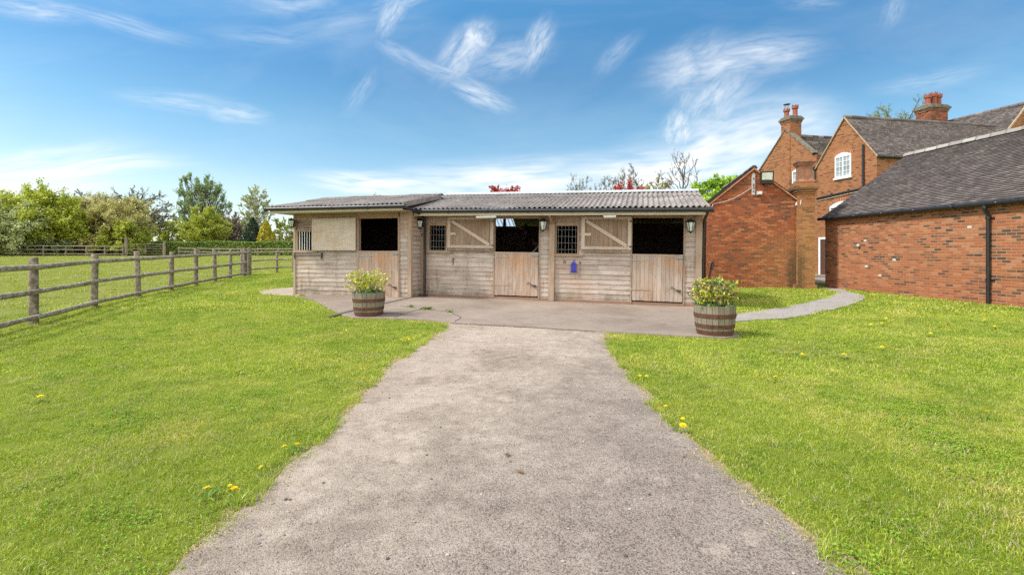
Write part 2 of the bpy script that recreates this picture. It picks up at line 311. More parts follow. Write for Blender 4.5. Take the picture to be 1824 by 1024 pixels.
def m_leaf(name, cols, trans=.3):
    m, t = mat(name); r = rnd(t); o = objc(t)
    n = t.noise(o, .55, 4., .6)
    f = t.math('ADD', t.math('MULTIPLY', r, .6), t.math('MULTIPLY', n, .5))
    k = len(cols)
    c = t.ramp(f, [(.25+.5*i/(k-1), x) for i, x in enumerate(cols)])
    d = t.node('ShaderNodeBsdfDiffuse', None, Color=c); tr = t.node('ShaderNodeBsdfTranslucent', None, Color=c)
    x = t.node('ShaderNodeMixShader', None, i0=trans, i1=d.outputs[0], i2=tr.outputs[0])
    gl = t.node('ShaderNodeBsdfGlossy', None, Color=(1, 1, 1), Roughness=.4)
    x = t.node('ShaderNodeMixShader', None, i0=.04, i1=x.outputs[0], i2=gl.outputs[0])
    t.node('ShaderNodeOutputMaterial', None, Surface=x.outputs[0]); return m
L_ = {
 'lime': m_leaf('lime leaves', [(.24, .30, .02), (.42, .48, .035), (.62, .64, .09)], .45),
 'bright': m_leaf('bright green leaves', [(.24, .42, .03), (.38, .60, .05), (.55, .72, .10)]),
 'olive': m_leaf('olive leaves', [(.33, .32, .085), (.50, .46, .15), (.64, .57, .24)]),
 'greygreen': m_leaf('grey green leaves', [(.30, .35, .11), (.44, .49, .18), (.58, .60, .28)]),
 'poplar': m_leaf('poplar leaves', [(.16, .25, .08), (.25, .35, .12), (.36, .46, .20)]),
 'dark': m_leaf('dark conifer leaves', [(.022, .045, .020), (.04, .07, .032), (.065, .10, .05)]),
 'gold': m_leaf('golden leaves', [(.32, .27, .015), (.50, .42, .025), (.62, .54, .05)]),
 'purple': m_leaf('purple brown buds', [(.18, .11, .09), (.28, .19, .155), (.36, .27, .21)]),
 'red': m_leaf('red leaves', [(.34, .03, .03), (.55, .07, .06), (.62, .15, .10)]),
 'twig': m_leaf('pale buds', [(.16, .13, .06), (.25, .21, .10), (.30, .30, .14)]),
 'hedge': m_leaf('hedge leaves', [(.09, .15, .02), (.19, .28, .045), (.33, .42, .09)]),
 'bramble': m_leaf('bramble leaves', [(.15, .23, .08), (.24, .33, .12), (.36, .45, .20)]),
 'tubyellow': m_leaf('yellow green tub leaves', [(.26, .33, .02), (.50, .52, .035), (.70, .64, .08)]),
 'tubgreen': m_leaf('green tub leaves', [(.07, .16, .03), (.14, .26, .05), (.24, .36, .09)]),
 'tubpink': m_leaf('pinkish brown seed heads', [(.22, .10, .07), (.34, .17, .11), (.46, .28, .19)]),
 'dandelion': m_leaf('dandelion petals', [(.80, .56, .0), (.90, .68, .0), (.95, .78, .02)], .15),
 'weed': m_leaf('weed leaves', [(.09, .17, .02), (.15, .27, .03), (.22, .34, .045)]),
 'deadgrass': m_leaf('dry grass', [(.35, .27, .14), (.48, .38, .22), (.58, .48, .30)]),
 'brownleaf': m_leaf('dead brown leaf', [(.16, .08, .04), (.25, .13, .06), (.3, .18, .1)]),
}

def m_gravel(name, cols, dark, sc=1., patchy=.5, orange=True, bs=.7):
    m, t = mat(name); p = pos(t)
    big = t.noise(p, .9, 6., .62, .5); mid = t.noise(p, 7., 6., .7); fine = t.noise(p, 110*sc, 4., .75)
    vo = t.node('ShaderNodeTexVoronoi', {'feature': 'F1'}, Vector=p, Scale=95*sc)
    cell = t.node('ShaderNodeSeparateColor', None, Color=vo.outputs[1]).outputs[0]
    f = t.math('ADD', t.math('MULTIPLY', big, .5), t.math('MULTIPLY', mid, .5))
    c = t.ramp(f, [(.36, cols[0]), (.5, cols[1]), (.64, cols[2])])
    st = t.ramp(cell, [(0., dark), (.22, (.16, .15, .145)), (.3, cols[1]), (.8, cols[2]), (.9, (.62, .57, .50)), (1., (.50, .38, .25))], 'CONSTANT')
    sy = t.node('ShaderNodeSeparateXYZ', None, Vector=p)
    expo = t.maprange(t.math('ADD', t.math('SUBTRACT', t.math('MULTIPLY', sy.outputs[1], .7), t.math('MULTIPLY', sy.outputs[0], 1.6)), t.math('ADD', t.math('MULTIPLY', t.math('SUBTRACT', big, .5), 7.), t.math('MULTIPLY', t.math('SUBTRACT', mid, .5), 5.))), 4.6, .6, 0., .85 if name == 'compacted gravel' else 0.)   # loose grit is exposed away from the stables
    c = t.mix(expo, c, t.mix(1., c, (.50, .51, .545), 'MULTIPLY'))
    wear = t.maprange(t.noise(t.vmath('ADD', t.vmath('MULTIPLY', p, (1.1, .5, 1)), (2.2, 4, 0)), .8, 6., .65, .3), .50, .70, 0., .30)
    c = t.mix(wear, c, t.mix(1., c, (.62, .64, .68), 'MULTIPLY'))
    amt = t.maprange(t.math('ADD', t.math('MULTIPLY', big, .6), t.math('MULTIPLY', t.noise(t.vmath('ADD', p, (5, 9, 0)), 2.3, 5., .7), .4)), .38, .62, patchy*.45, patchy)
    amt = t.math('ADD', t.math('MULTIPLY', amt, .75), t.math('MULTIPLY', expo, .22))
    c = t.mix(amt, c, st)
    c = t.mix(t.maprange(fine, .34, .5, .55, 0.), c, tuple(x*.35 for x in cols[0]))
    c = t.mix(t.maprange(fine, .62, .74, 0., .5), c, (.62, .58, .52))
    pale = t.maprange(t.noise(t.vmath('ADD', p, (17, 5, 0)), 3.1, 5., .7), .60, .72, 0., .35); c = t.mix(pale, c, tuple(min(1, x*1.25) for x in cols[2]))
    h = t.math('ADD', t.math('MULTIPLY', t.math('SUBTRACT', 1., vo.outputs[0]), .5), t.math('ADD', fine, t.math('MULTIPLY', mid, 1.2)))
    finish(t, c, .95, h, bs, .012, 0, .12); return m
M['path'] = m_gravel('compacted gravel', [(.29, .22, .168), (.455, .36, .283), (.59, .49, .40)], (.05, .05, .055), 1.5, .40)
M['sidepath'] = m_gravel('pale gravel', [(.29, .26, .235), (.39, .35, .315), (.48, .44, .40)], (.10, .10, .10), .9, .5)
M['pinkgravel'] = m_gravel('pink gravel', [(.34, .26, .18), (.46, .37, .27), (.56, .47, .36)], (.14, .10, .07), .5, .8)
M['verge'] = m_gravel('sandy soil edge', [(.20, .135, .08), (.36, .26, .16), (.50, .38, .25)], (.08, .06, .04), .8, .5)
def m_conc():
    m, t = mat('worn concrete'); p = pos(t)
    big = t.noise(p, .7, 6., .65, .4); mid = t.noise(p, 6., 6., .7); fine = t.noise(p, 70., 5., .7)
    f = t.math('ADD', t.math('MULTIPLY', big, .6), t.math('ADD', t.math('MULTIPLY', mid, .25), t.math('MULTIPLY', fine, .15)))
    c = t.ramp(f, [(.34, (.19, .145, .115)), (.5, (.265, .21, .17)), (.66, (.34, .275, .225))])
    c = t.mix(t.maprange(t.noise(t.vmath('MULTIPLY', p, (1.5, 5, 1)), 1.6, 4., .6), .56, .7, 0., .3), c, (.22, .17, .145))
    finish(t, c, .9, t.math('ADD', mid, fine), .2, .006, 0, .2); return m
M['conc'] = m_conc()
M['groove'] = m_simple('drain grating', (.09, .085, .08), .8, .1, .3, 30.)
M['stone'] = m_tiles('loose stones', [(0., (.07, .07, .075)), (.3, (.2, .18, .17)), (.7, (.33, .29, .25)), (1., (.46, .41, .35))], (.42, .38, .33))
def m_hill():
    m, t = mat('distant hillside'); n = t.noise(pos(t), .01, 5., .7)
    finish(t, t.ramp(n, [(.4, (.10, .14, .13)), (.6, (.20, .25, .20))]), 1.); return m
M['hill'] = m_hill()

# ------------------------------------------------------------ mesh building
def V3(*a): return Vector(a)
class MB:
    def __init__(s): s.v = []; s.f = []; s.uv = []; s.r = []; s.m = []; s.s = []
    def face(s, pts, uvs=None, r=None, m=0, sm=False):
        b = len(s.v); s.v += [tuple(p) for p in pts]; s.f.append(tuple(range(b, b+len(pts))))
        s.uv += uvs if uvs else [(0, 0)]*len(pts); s.r.append(random.random() if r is None else r); s.m.append(m); s.s.append(sm)
    def hexa(s, p, L, r=None, m=0, skip=()):
        """p: 8 points (bottom 4 ccw, top 4 ccw); L: grain direction"""
        if r is None: r = random.random()
        p = [Vector(q) for q in p]; L = Vector(L).normalized(); ox = random.random()*5
        for i, q in enumerate(((0, 3, 2, 1), (4, 5, 6, 7), (0, 1, 5, 4), (1, 2, 6, 5), (2, 3, 7, 6), (3, 0, 4, 7))):
            if i in skip: continue
            a, b, c, d = [p[k] for k in q]; n = (c-a).cross(d-b)
            if n.length < 1e-9: continue
            n.normalize(); T = n.cross(L)
            if T.length < .3: 
                U = n.orthogonal().normalized(); T = n.cross(U)
            else: T.normalize(); U = L
            s.face([a, b, c, d], [(x.dot(U)+ox, x.dot(T)+ox) for x in (a, b, c, d)], r, m)
    def box(s, x0, x1, y0, y1, z0, z1, L='x', r=None, m=0, skip=()):
        s.hexa([(x0, y0, z0), (x1, y0, z0), (x1, y1, z0), (x0, y1, z0), (x0, y0, z1), (x1, y0, z1), (x1, y1, z1), (x0, y1, z1)],
               {'x': (1, 0, 0), 'y': (0, 1, 0), 'z': (0, 0, 1)}[L], r, m, skip)
    def beam(s, a, b, w, h, up=(0, 0, 1), r=None, m=0):
        a = Vector(a); b = Vector(b); L = (b-a).normalized(); S = L.cross(Vector(up)).normalized()*(w/2); U = S.cross(L).normalized()*(h/2)
        s.hexa([a-S-U, b-S-U, b+S-U, a+S-U, a-S+U, b-S+U, b+S+U, a+S+U], L, r, m)
    def tube(s, pts, rad, n=8, r=None, m=0, caps=True, sm=True, lump=0.):
        if r is None: r = random.random()
        pts = [Vector(p) for p in pts]; k = len(pts)
        if not hasattr(rad, '__len__'): rad = [rad]*k
        rings = []; X = None; acc = 0; us = []
        for i, p in enumerate(pts):
            d = (pts[min(i+1, k-1)]-pts[max(i-1, 0)]); d = d.normalized() if d.length > 1e-9 else V3(0, 0, 1)
            if X is None: X = d.orthogonal().normalized()
            X = (X-d*X.dot(d)); X = X.normalized() if X.length > 1e-6 else d.orthogonal().normalized()
            Yv = d.cross(X)
            if i: acc += (p-pts[i-1]).length
            us.append(acc)
            rings.append([p+(X*math.cos(2*math.pi*j/n)+Yv*math.sin(2*math.pi*j/n))*rad[i]*(1+(lump*mnoise.noise(p*3+X*math.cos(j)*2) if lump else 0)) for j in range(n)])
        b = len(s.v); ox = random.random()*9
        for rg in rings: s.v += [tuple(q) for q in rg]
        for i in range(k-1):
            for j in range(n):
                j2 = (j+1) % n; s.f.append((b+i*n+j, b+i*n+j2, b+(i+1)*n+j2, b+(i+1)*n+j))
                c0 = 2*math.pi*rad[i]/n; s.uv += [(us[i]+ox, j*c0), (us[i]+ox, (j+1)*c0), (us[i+1]+ox, (j+1)*c0), (us[i+1]+ox, j*c0)]
                s.r.append(r); s.m.append(m); s.s.append(sm)
        if caps:
            for rg, fl in ((rings[0], True), (rings[-1], False)):
                q = rg[::-1] if fl else rg; s.face(q, [(x.x, x.y) for x in q], r, m)
    def lathe(s, prof, n=16, r=None, m=0, center=(0, 0, 0), sm=True, ang0=0.):
        c = Vector(center); rr = random.random() if r is None else r
        for i in range(len(prof)-1):
            (r0, z0), (r1, z1) = prof[i], prof[i+1]
            for j in range(n):
                a = ang0+2*math.pi*j/n; b2 = ang0+2*math.pi*(j+1)/n
                q = [c+V3(r0*math.cos(a), r0*math.sin(a), z0), c+V3(r0*math.cos(b2), r0*math.sin(b2), z0), c+V3(r1*math.cos(b2), r1*math.sin(b2), z1), c+V3(r1*math.cos(a), r1*math.sin(a), z1)]
                if r0 < 1e-6: q = q[1:] if False else [q[0], q[2], q[3]]
                elif r1 < 1e-6: q = q[:3]
                s.face(q, [(x.z, a*r0) for x in q], rr, m, sm)
    def build(s, name, mats, parent=None, loc=None, weld=False):
        me = bpy.data.meshes.new(name); me.from_pydata(s.v, [], s.f)
        if not isinstance(mats, (list, tuple)): mats = [mats]
        for x in mats: me.materials.append(M[x] if isinstance(x, str) else x)
        uvl = me.uv_layers.new(name='UVMap'); uvl.data.foreach_set('uv', np.array(s.uv, dtype=np.float32).ravel())
        at = me.attributes.new('rnd', 'FLOAT', 'FACE'); at.data.foreach_set('value', np.array(s.r, dtype=np.float32))
        me.polygons.foreach_set('material_index', np.array(s.m, dtype=np.int32)); me.polygons.foreach_set('use_smooth', np.array(s.s, dtype=bool))
        me.update()
        if weld:
            bm = bmesh.new(); bm.from_mesh(me); bmesh.ops.remove_doubles(bm, verts=bm.verts, dist=1e-4); bm.to_mesh(me); bm.free()
        o = bpy.data.objects.new(name, me); COL.objects.link(o)
        if parent is not None: o.parent = parent
        if loc is not None: o.location = loc
        return o
def tag(o, label, cat, group=None):
    o['label'] = label; o['category'] = cat
    if group: o['group'] = group
    return o
def thing(name, label, cat, loc=(0, 0, 0), rot=(0, 0, 0), group=None):
    o = bpy.data.objects.new(name, None); COL.objects.link(o); o.location = loc; o.rotation_euler = rot; o.empty_display_size = .2
    return tag(o, label, cat, group)
def struct(o, kind='structure'): o['kind'] = kind; return o
def wallpoly(mb, pts, udir, r=None, m=0):
    U = Vector(udir).normalized(); pts = [Vector(p) for p in pts]
    mb.face(pts, [(p.dot(U), p.z) for p in pts], r, m)
def brickbox(mb, x0, x1, y0, y1, z0, z1, m=0, top=True):
    wallpoly(mb, [(x0, y0, z0), (x1, y0, z0), (x1, y0, z1), (x0, y0, z1)], (1, 0, 0), m=m)
    wallpoly(mb, [(x1, y1, z0), (x0, y1, z0), (x0, y1, z1), (x1, y1, z1)], (1, 0, 0), m=m)
    wallpoly(mb, [(x1, y0, z0), (x1, y1, z0), (x1, y1, z1), (x1, y0, z1)], (0, 1, 0), m=m)
    wallpoly(mb, [(x0, y1, z0), (x0, y0, z0), (x0, y0, z1), (x0, y1, z1)], (0, 1, 0), m=m)
    mb.face([(x0, y0, z1), (x1, y0, z1), (x1, y1, z1), (x0, y1, z1)], [(x0, y0), (x1, y0), (x1, y1), (x0, y1)], m=m)
def tiles(mb, O, Ldir, Sdir, length, slen, gauge=.10, tw=.165, m=0, sag=.006, x_of_row=None):
    O = Vector(O); L = Vector(Ldir).normalized(); S = Vector(Sdir).normalized(); N = L.cross(S).normalized()
    if N.z < 0: N = -N
    rows = int(slen/gauge)
    for i in range(rows+1):
        s0 = i*gauge; s1 = min(s0+gauge*1.05, slen+.01); off = (i % 2)*tw/2; x = -off
        while x < length-.001:
            a = max(x, 0)+.002; b = min(x+tw, length)-.002; x += tw
            if b-a < .02: continue
            h = .034+random.random()*.006; wv = sag*mnoise.noise(V3(a*.7, s0*1.1, 3)); h1 = .005; r = random.random()
            P0 = O+L*a+S*s0+N*(h+wv); P1 = O+L*b+S*s0+N*(h+wv+random.uniform(-.002, .002)); P2 = O+L*b+S*s1+N*(h1+wv); P3 = O+L*a+S*s1+N*(h1+wv)
            mb.face([P0, P1, P2, P3], None, r, m)
            mb.face([P0-N*(h-.002), P1-N*(h-.002), P1, P0], None, r*.3, m)  # lower lip given a darker tone: shade line of each course painted in
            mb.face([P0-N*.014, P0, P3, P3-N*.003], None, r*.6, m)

def smooth(a, b, x):
    t = min(1, max(0, (x-a)/(b-a))); return t*t*(3-2*t)
def smoothn(a, b, x):
    t = np.clip((x-a)/(b-a), 0, 1); return t*t*(3-2*t)
GY = [-50, 8, 11, 14, 21.7, 46, 60, 120, 400, 1500]; GZ = [0, 0, .075, .115, .25, .75, .85, 1.1, 3.0, 8.]
def g(x, y):
    x = np.asarray(x, dtype=float)
    return np.interp(y, GY, GZ)*(1-smoothn(-3., 4.6, x))+.012*np.clip(-32-x, 0, 60)*smoothn(20, 42, np.asarray(y, dtype=float))
def gz(x, y): return float(g(x, y))
# ------------------------------------------------------------ ground and surfaces
def axis(vals):
    out = []
    for (a, b, st) in vals: out += list(np.arange(a, b, st))
    return np.array(out+[vals[-1][1]])
gx = axis([(-1600, -200, 200), (-200, -60, 20), (-60, -20, 4), (-20, 20, .5), (20, 60, 4), (60, 200, 20), (200, 1600, 200)])
gy = axis([(-60, 0, 5), (0, 26, .5), (26, 80, 3), (80, 200, 15), (200, 1800, 200)])
XX, YY = np.meshgrid(gx, gy); ZZ = g(XX, YY)
me = bpy.data.meshes.new('ground'); nx, ny = len(gx), len(gy)
vv = np.stack([XX, YY, ZZ], -1).reshape(-1, 3)
ff = [(j*nx+i, j*nx+i+1, (j+1)*nx+i+1, (j+1)*nx+i) for j in range(ny-1) for i in range(nx-1)]
me.from_pydata(vv.tolist(), [], ff); me.materials.append(M['ground']); me.polygons.foreach_set('use_smooth', [True]*len(ff))
o = bpy.data.objects.new('ground', me); COL.objects.link(o); struct(o)

def dens(poly, step, jit, seed=0, rough=3.):
    out = []; n = len(poly)
    for i in range(n):
        a = np.array(poly[i][:2]); b = np.array(poly[(i+1) % n][:2]); k = max(1, int(np.linalg.norm(b-a)/step))
        jj = jit
        nrm = np.array([-(b-a)[1], (b-a)[0]])/max(1e-6, np.linalg.norm(b-a))
        for q in range(k):
            p = a+(b-a)*q/k
            d = (mnoise.noise(V3(p[0]*rough, p[1]*rough, seed))*.8+mnoise.noise(V3(p[0]*rough*4, p[1]*rough*4, seed+5))*.35)*jj
            out.append(p+nrm*d)
    return np.array(out)
def inpoly(pts, poly):
    x, y = pts[:, 0], pts[:, 1]; ins = np.zeros(len(pts), bool); n = len(poly); j = n-1
    for i in range(n):
        xi, yi = poly[i]; xj, yj = poly[j]
        c = ((yi > y) != (yj > y)) & (x < (xj-xi)*(y-yi)/(yj-yi+1e-12)+xi); ins ^= c; j = i
    return ins
def distpoly(pts, poly):
    d = np.full(len(pts), 1e9); n = len(poly)
    for i in range(n):
        a = poly[i]; b = poly[(i+1) % n]; ab = b-a; L2 = ab@ab+1e-12
        t = np.clip(((pts-a)@ab)/L2, 0, 1); q = a+t[:, None]*ab
        d = np.minimum(d, np.hypot(*(pts-q).T))
    return d
def sheet(name, poly, off, mt, step=.35, skirt=0.):
    lo = poly.min(0); hi = poly.max(0)
    a, b = np.meshgrid(np.arange(lo[0], hi[0], step), np.arange(lo[1], hi[1], step)); gp = np.stack([a.ravel(), b.ravel()], -1)+rng.uniform(-.02, .02, (a.size, 2))
    gp = gp[inpoly(gp, poly)]; gp = gp[distpoly(gp, poly) > .05]
    pts = [Vector(p) for p in poly]+[Vector(p) for p in gp]; n = len(poly)
    V, E_, F, _, _, _ = delaunay_2d_cdt(pts, [(i, (i+1) % n) for i in range(n)], [list(range(n))], 1, 1e-6)
    vs = [(p.x, p.y, gz(p.x, p.y)+off) for p in V]; fs = [tuple(f) for f in F]
    if skirt:
        b0 = len(vs)
        for p in poly: vs.append((p[0], p[1], gz(*p)+off)); vs.append((p[0], p[1], gz(*p)+off-skirt))
        for i in range(n):
            j = (i+1) % n; fs.append((b0+2*i, b0+2*j, b0+2*j+1, b0+2*i+1))
    me = bpy.data.meshes.new(name); me.from_pydata(vs, [], fs); me.materials.append(M[mt]); me.update()
    bm = bmesh.new(); bm.from_mesh(me)
    for f in bm.faces:
        if abs(f.normal.z) > .5 and f.normal.z < 0: f.normal_flip()
    bm.to_mesh(me); bm.free()
    o = bpy.data.objects.new(name, me); COL.objects.link(o); return struct(o)

PATH = [(-1.22, 9.0), (-1.16, 8.4), (-1.24, 7.6), (-1.33, 6.5), (-1.41, 5.8), (-1.41, 4.85), (-1.37, 4.09), (-1.36, 3.43), (-1.40, 2.96), (-1.42, 2.57), (-1.43, 2.0), (-1.45, .5), (-1.5, -3),
        (1.5, -3), (1.45, .5), (1.40, 2.04), (1.36, 2.4), (1.30, 2.92), (1.25, 3.5), (1.22, 3.9), (1.25, 4.48), (1.26, 5.3), (1.30, 6.12), (1.38, 7.25), (1.55, 8.12), (1.5, 8.3)]
PAD = [(-6.35, 14.2), (-6.15, 13.7), (-5.17, 12.55), (-4.55, 11.6), (-3.95, 10.68), (-3.45, 9.9), (-3.1, 9.5), (-2.38, 9.45), (-1.59, 9.25), (-1.1, 8.97), (.28, 8.55), (1.52, 8.12), (2.25, 7.85), (2.95, 7.62), (3.3, 7.54), (3.6, 7.7), (3.66, 8.3),
       (4.25, 9.4), (4.85, 10.5), (4.9, 11.9), (4.9, 14.), (-2, 16), (-5.5, 16)]
SIDE = [(4.2, 9.3), (4.9, 9.6), (5.49, 9.79), (6.48, 10.49), (7.94, 11.74), (8.95, 12.7), (9.97, 13.82), (10.7, 14.8), (11.05, 15.6), (11.3, 16.4), (11.75, 17.3), (11.85, 18.6), (12.3, 22), (11.45, 22), (11.45, 18.2), (11.3, 17.6), (11.0, 17.0), (10.8, 16.3), (10.21, 15.4), (9.4, 14.5), (8.43, 13.5), (7.5, 12.6), (6.65, 11.86), (5.7, 11.1), (4.8, 10.45), (4.3, 10.3)]
GRAV = [(-7.75, 14.9), (-7.2, 14.1), (-6.6, 13.75), (-6.0, 13.5), (-5.75, 13.2), (-5.6, 13.6), (-6.1, 14.3), (-6.2, 15.5), (-6.6, 16.6), (-7.2, 16.4), (-7.7, 15.6)]
pathp = dens(PATH, .06, .045, 1); padp = dens(PAD, .12, .035, 2); sidep = dens(SIDE, .08, .05, 3); gravp = dens(GRAV, .1, .10, 4)
def grow_poly(poly, d, seed):
    nx_ = np.roll(poly, -1, 0)-np.roll(poly, 1, 0); nn = np.stack([nx_[:, 1], -nx_[:, 0]], -1); nn /= (np.linalg.norm(nn, axis=1)[:, None]+1e-9)
    ar = np.sum(poly[:, 0]*np.roll(poly[:, 1], -1)-np.roll(poly[:, 0], -1)*poly[:, 1])
    if ar < 0: nn = -nn
    k = np.array([d*(.9+1.3*mnoise.noise(V3(p[0]*2.2, p[1]*2.2, seed))) for p in poly]); return poly+nn*np.maximum(k, .01)[:, None]
E_path = dens([(x-(.05 if x < 0 else -.06), y) for x, y in PATH], .08, .12, 11)
sheet('verge', E_path, .006, 'verge')
sheet('driveway', pathp, .012, 'path')
sheet('pavement', padp, .028, 'conc', skirt=.08)
sheet('path', sidep, .016, 'sidepath')
sheet('gravel_patch', gravp, .012, 'pinkgravel')
yard = np.array([(11.45, 20.5), (14., 20.5), (20, 24.), (19, 29), (16.5, 29.), (11.45, 26)]); sheet('yard', dens(list(yard), .5, 0.), .022, 'conc')
# drain channel let into the pavement
mb = MB()
A = np.array((-3.62, 9.62)); B = np.array((-2.5, 13.6)); Dn = (B-A)/np.linalg.norm(B-A); S_ = np.array((Dn[1], -Dn[0]))*.055
for i in range(40):
    p = A+(B-A)*i/40; q = A+(B-A)*(i+1)/40
    mb.face([(*(p-S_), gz(*p)+.0335), (*(p+S_), gz(*p)+.0335), (*(q+S_), gz(*q)+.0335), (*(q-S_), gz(*q)+.0335)])
struct(mb.build('drain_channel', 'groove'))
mb = MB()   # cracks and the bay joint
for pts in ([(-2.55, 11.2), (-2.2, 10.85), (-1.75, 10.6), (-1.3, 10.3), (-1.0, 9.6), (-1.05, 9.05)], [(-1.95, 10.75), (-2.15, 10.2), (-2.3, 9.5)], [(-2.5, 13.5), (-.6, 13.0), (1.5, 12.45), (4.6, 11.65)]):
    P_ = dens(pts+pts[::-1], .08, .05, 9)[:int(sum(np.hypot(*(np.array(b)-np.array(a))) for a, b in zip(pts, pts[1:]))/.08)]
    for a, b in zip(P_, P_[1:]):
        if np.hypot(*(b-a)) > .3: continue
        d = (b-a)/(np.hypot(*(b-a))+1e-9); s = np.array((d[1], -d[0]))*.009
        mb.face([(*(a-s), gz(*a)+.0315), (*(a+s), gz(*a)+.0315), (*(b+s), gz(*b)+.0315), (*(b-s), gz(*b)+.0315)])
struct(mb.build('pavement_crack', 'groove'))
mb = MB()   # dark open joint where the gravel meets the pavement edge
E1 = [p for p in padp if p[1] < 9.02 and -1.1 < p[0] < 1.5]; E1 = sorted(E1, key=lambda p: p[0])
for p, q in zip(E1, E1[1:]):
    wd = .022+.014*mnoise.noise(V3(p[0]*5, 0, 0)); mb.face([(p[0], p[1]-wd-.004, gz(*p)+.018), (q[0], q[1]-wd-.004, gz(*q)+.018), (q[0], q[1]-.002, gz(*q)+.018), (p[0], p[1]-.002, gz(*p)+.018)])
struct(mb.build('pavement_joint', 'groove'))
# hills on the horizon
mb = MB(); xs = np.linspace(-1500, 900, 90)
hz_ = [14+14*mnoise.noise(V3(x*.0022, 3.1, 0))+5*mnoise.noise(V3(x*.009, 1, 0)) for x in xs]
for i in range(89):
    a, b = xs[i], xs[i+1]
    mb.face([(a, 1050, 0), (b, 1050, 0), (b, 1250, 10+hz_[i+1]), (a, 1250, 10+hz_[i])], sm=True); mb.face([(a, 1250, 10+hz_[i]), (b, 1250, 10+hz_[i+1]), (b, 1600, 0), (a, 1600, 0)], sm=True)
struct(mb.build('hills', 'hill'))

# ------------------------------------------------------------ grass
def tuft(nb, rad, hmin, hmax, wd, mt, seed, lean=.6):
    rr = np.random.default_rng(seed); mb = MB()
    for i in range(nb):
        a = rr.uniform(0, 6.28); d = rad*math.sqrt(rr.uniform()); bx, by = d*math.cos(a), d*math.sin(a)
        h = rr.uniform(hmin, hmax); th = rr.uniform(0, 6.28); ln = h*rr.uniform(.15, lean+.3); dx, dy = math.cos(th)*ln, math.sin(th)*ln
        sa = rr.uniform(0, 6.28); sx, sy = math.cos(sa)*wd/2, math.sin(sa)*wd/2; r = float(rr.uniform())
        m1 = (bx+dx*.35, by+dy*.35, h*.6); tp = (bx+dx, by+dy, h*rr.uniform(.75, 1))
        mb.face([(bx-sx, by-sy, -.01), (bx+sx, by+sy, -.01), (m1[0]+sx*.8, m1[1]+sy*.8, m1[2]), (m1[0]-sx*.8, m1[1]-sy*.8, m1[2])], r=r)
        mb.face([(m1[0]-sx*.8, m1[1]-sy*.8, m1[2]), (m1[0]+sx*.8, m1[1]+sy*.8, m1[2]), tp], r=r)
    o = mb.build('grass_tuft', mt); COL.objects.unlink(o); return o
def tset(name, n, *a, **k):
    c = bpy.data.collections.new(name)
    for i in range(n): c.objects.link(tuft(*a, seed=i*17+len(name), **k))
    return c
def scatter(name, pts, coll, smin, smax, kind='stuff'):
    me = bpy.data.meshes.new(name); me.from_pydata(pts.tolist(), [], []); o = bpy.data.objects.new(name, me); COL.objects.link(o)
    ng = bpy.data.node_groups.new(name, 'GeometryNodeTree')
    ng.interface.new_socket('Geometry', in_out='INPUT', socket_type='NodeSocketGeometry'); ng.interface.new_socket('Geometry', in_out='OUTPUT', socket_type='NodeSocketGeometry')
    n = ng.nodes; gi = n.new('NodeGroupInput'); go = n.new('NodeGroupOutput'); ip = n.new('GeometryNodeInstanceOnPoints'); ci = n.new('GeometryNodeCollectionInfo')
    ci.inputs['Collection'].default_value = coll; ci.inputs['Separate Children'].default_value = True; ci.inputs['Reset Children'].default_value = True
    ip.inputs['Pick Instance'].default_value = True
    rv = n.new('FunctionNodeRandomValue'); rv.data_type = 'FLOAT_VECTOR'; rv.inputs[0].default_value = (-.12, -.12, 0); rv.inputs[1].default_value = (.12, .12, 6.283)
    rs = n.new('FunctionNodeRandomValue'); rs.data_type = 'FLOAT'; rs.inputs[2].default_value = smin; rs.inputs[3].default_value = smax; rs.inputs['Seed'].default_value = 3
    l = ng.links; l.new(gi.outputs[0], ip.inputs['Points']); l.new(ci.outputs[0], ip.inputs['Instance']); l.new(rv.outputs[0], ip.inputs['Rotation']); l.new(rs.outputs[1], ip.inputs['Scale']); l.new(ip.outputs[0], go.inputs[0])
    md = o.modifiers.new('scatter', 'NODES'); md.node_group = ng; o['kind'] = kind; return o
def band(y0, y1, dens_, xpad=1.25):
    n = int(dens_*(y1-y0)*(2*xpad*y1)); p = np.stack([rng.uniform(-xpad*y1, xpad*y1, n), rng.uniform(y0, y1, n)], -1)
    return p[np.abs(p[:, 0]) < xpad*p[:, 1]+1.2]
def rect(fr, x0, x1, y0, y1):
    (ox, oy), a = fr; c, s = math.cos(a), math.sin(a); return np.array([(ox+x*c-y*s, oy+x*s+y*c) for x, y in ((x0, y0), (x1, y0), (x1, y1), (x0, y1))])
F_MAIN = ((-2.57, 13.63), -.26); F_LEFT = ((-6.224, 13.96), -.26); F_BARN = ((11.77, 18.35), .07)
FOOT = [rect(F_MAIN, -.05, 7.4, -.03, 4), rect(F_LEFT, -.02, 3.65, -.02, 4), rect(F_BARN, 0, 8, -16, .1), rect(((8.99, 18.15), -.245), -1.65, 2.05, -.17, 6.6), yard]
def keep(p, margin=.0):
    ok = np.ones(len(p), bool)
    nz_ = np.array([mnoise.noise(V3(a*2.3, b*2.3, 4)) + .7*mnoise.noise(V3(a*8, b*8, 2)) for a, b in p])*.075
    for q in (pathp, sidep, padp, gravp):
        near = (p[:, 0] > q[:, 0].min()-.5) & (p[:, 0] < q[:, 0].max()+.5) & (p[:, 1] < q[:, 1].max()+.5) & (p[:, 1] > q[:, 1].min()-.5)
        idx = np.where(near)[0]
        if len(idx) == 0: continue
        sub = p[idx]; ins = inpoly(sub, q); d = distpoly(sub, q); sg = np.where(ins, -d, d)
        mg = margin if q is pathp else .012
        ok[idx] &= sg > (mg+(nz_[idx] if q is pathp else nz_[idx]*.35))
    for q in FOOT: ok &= ~inpoly(p, q)
    return p[ok]
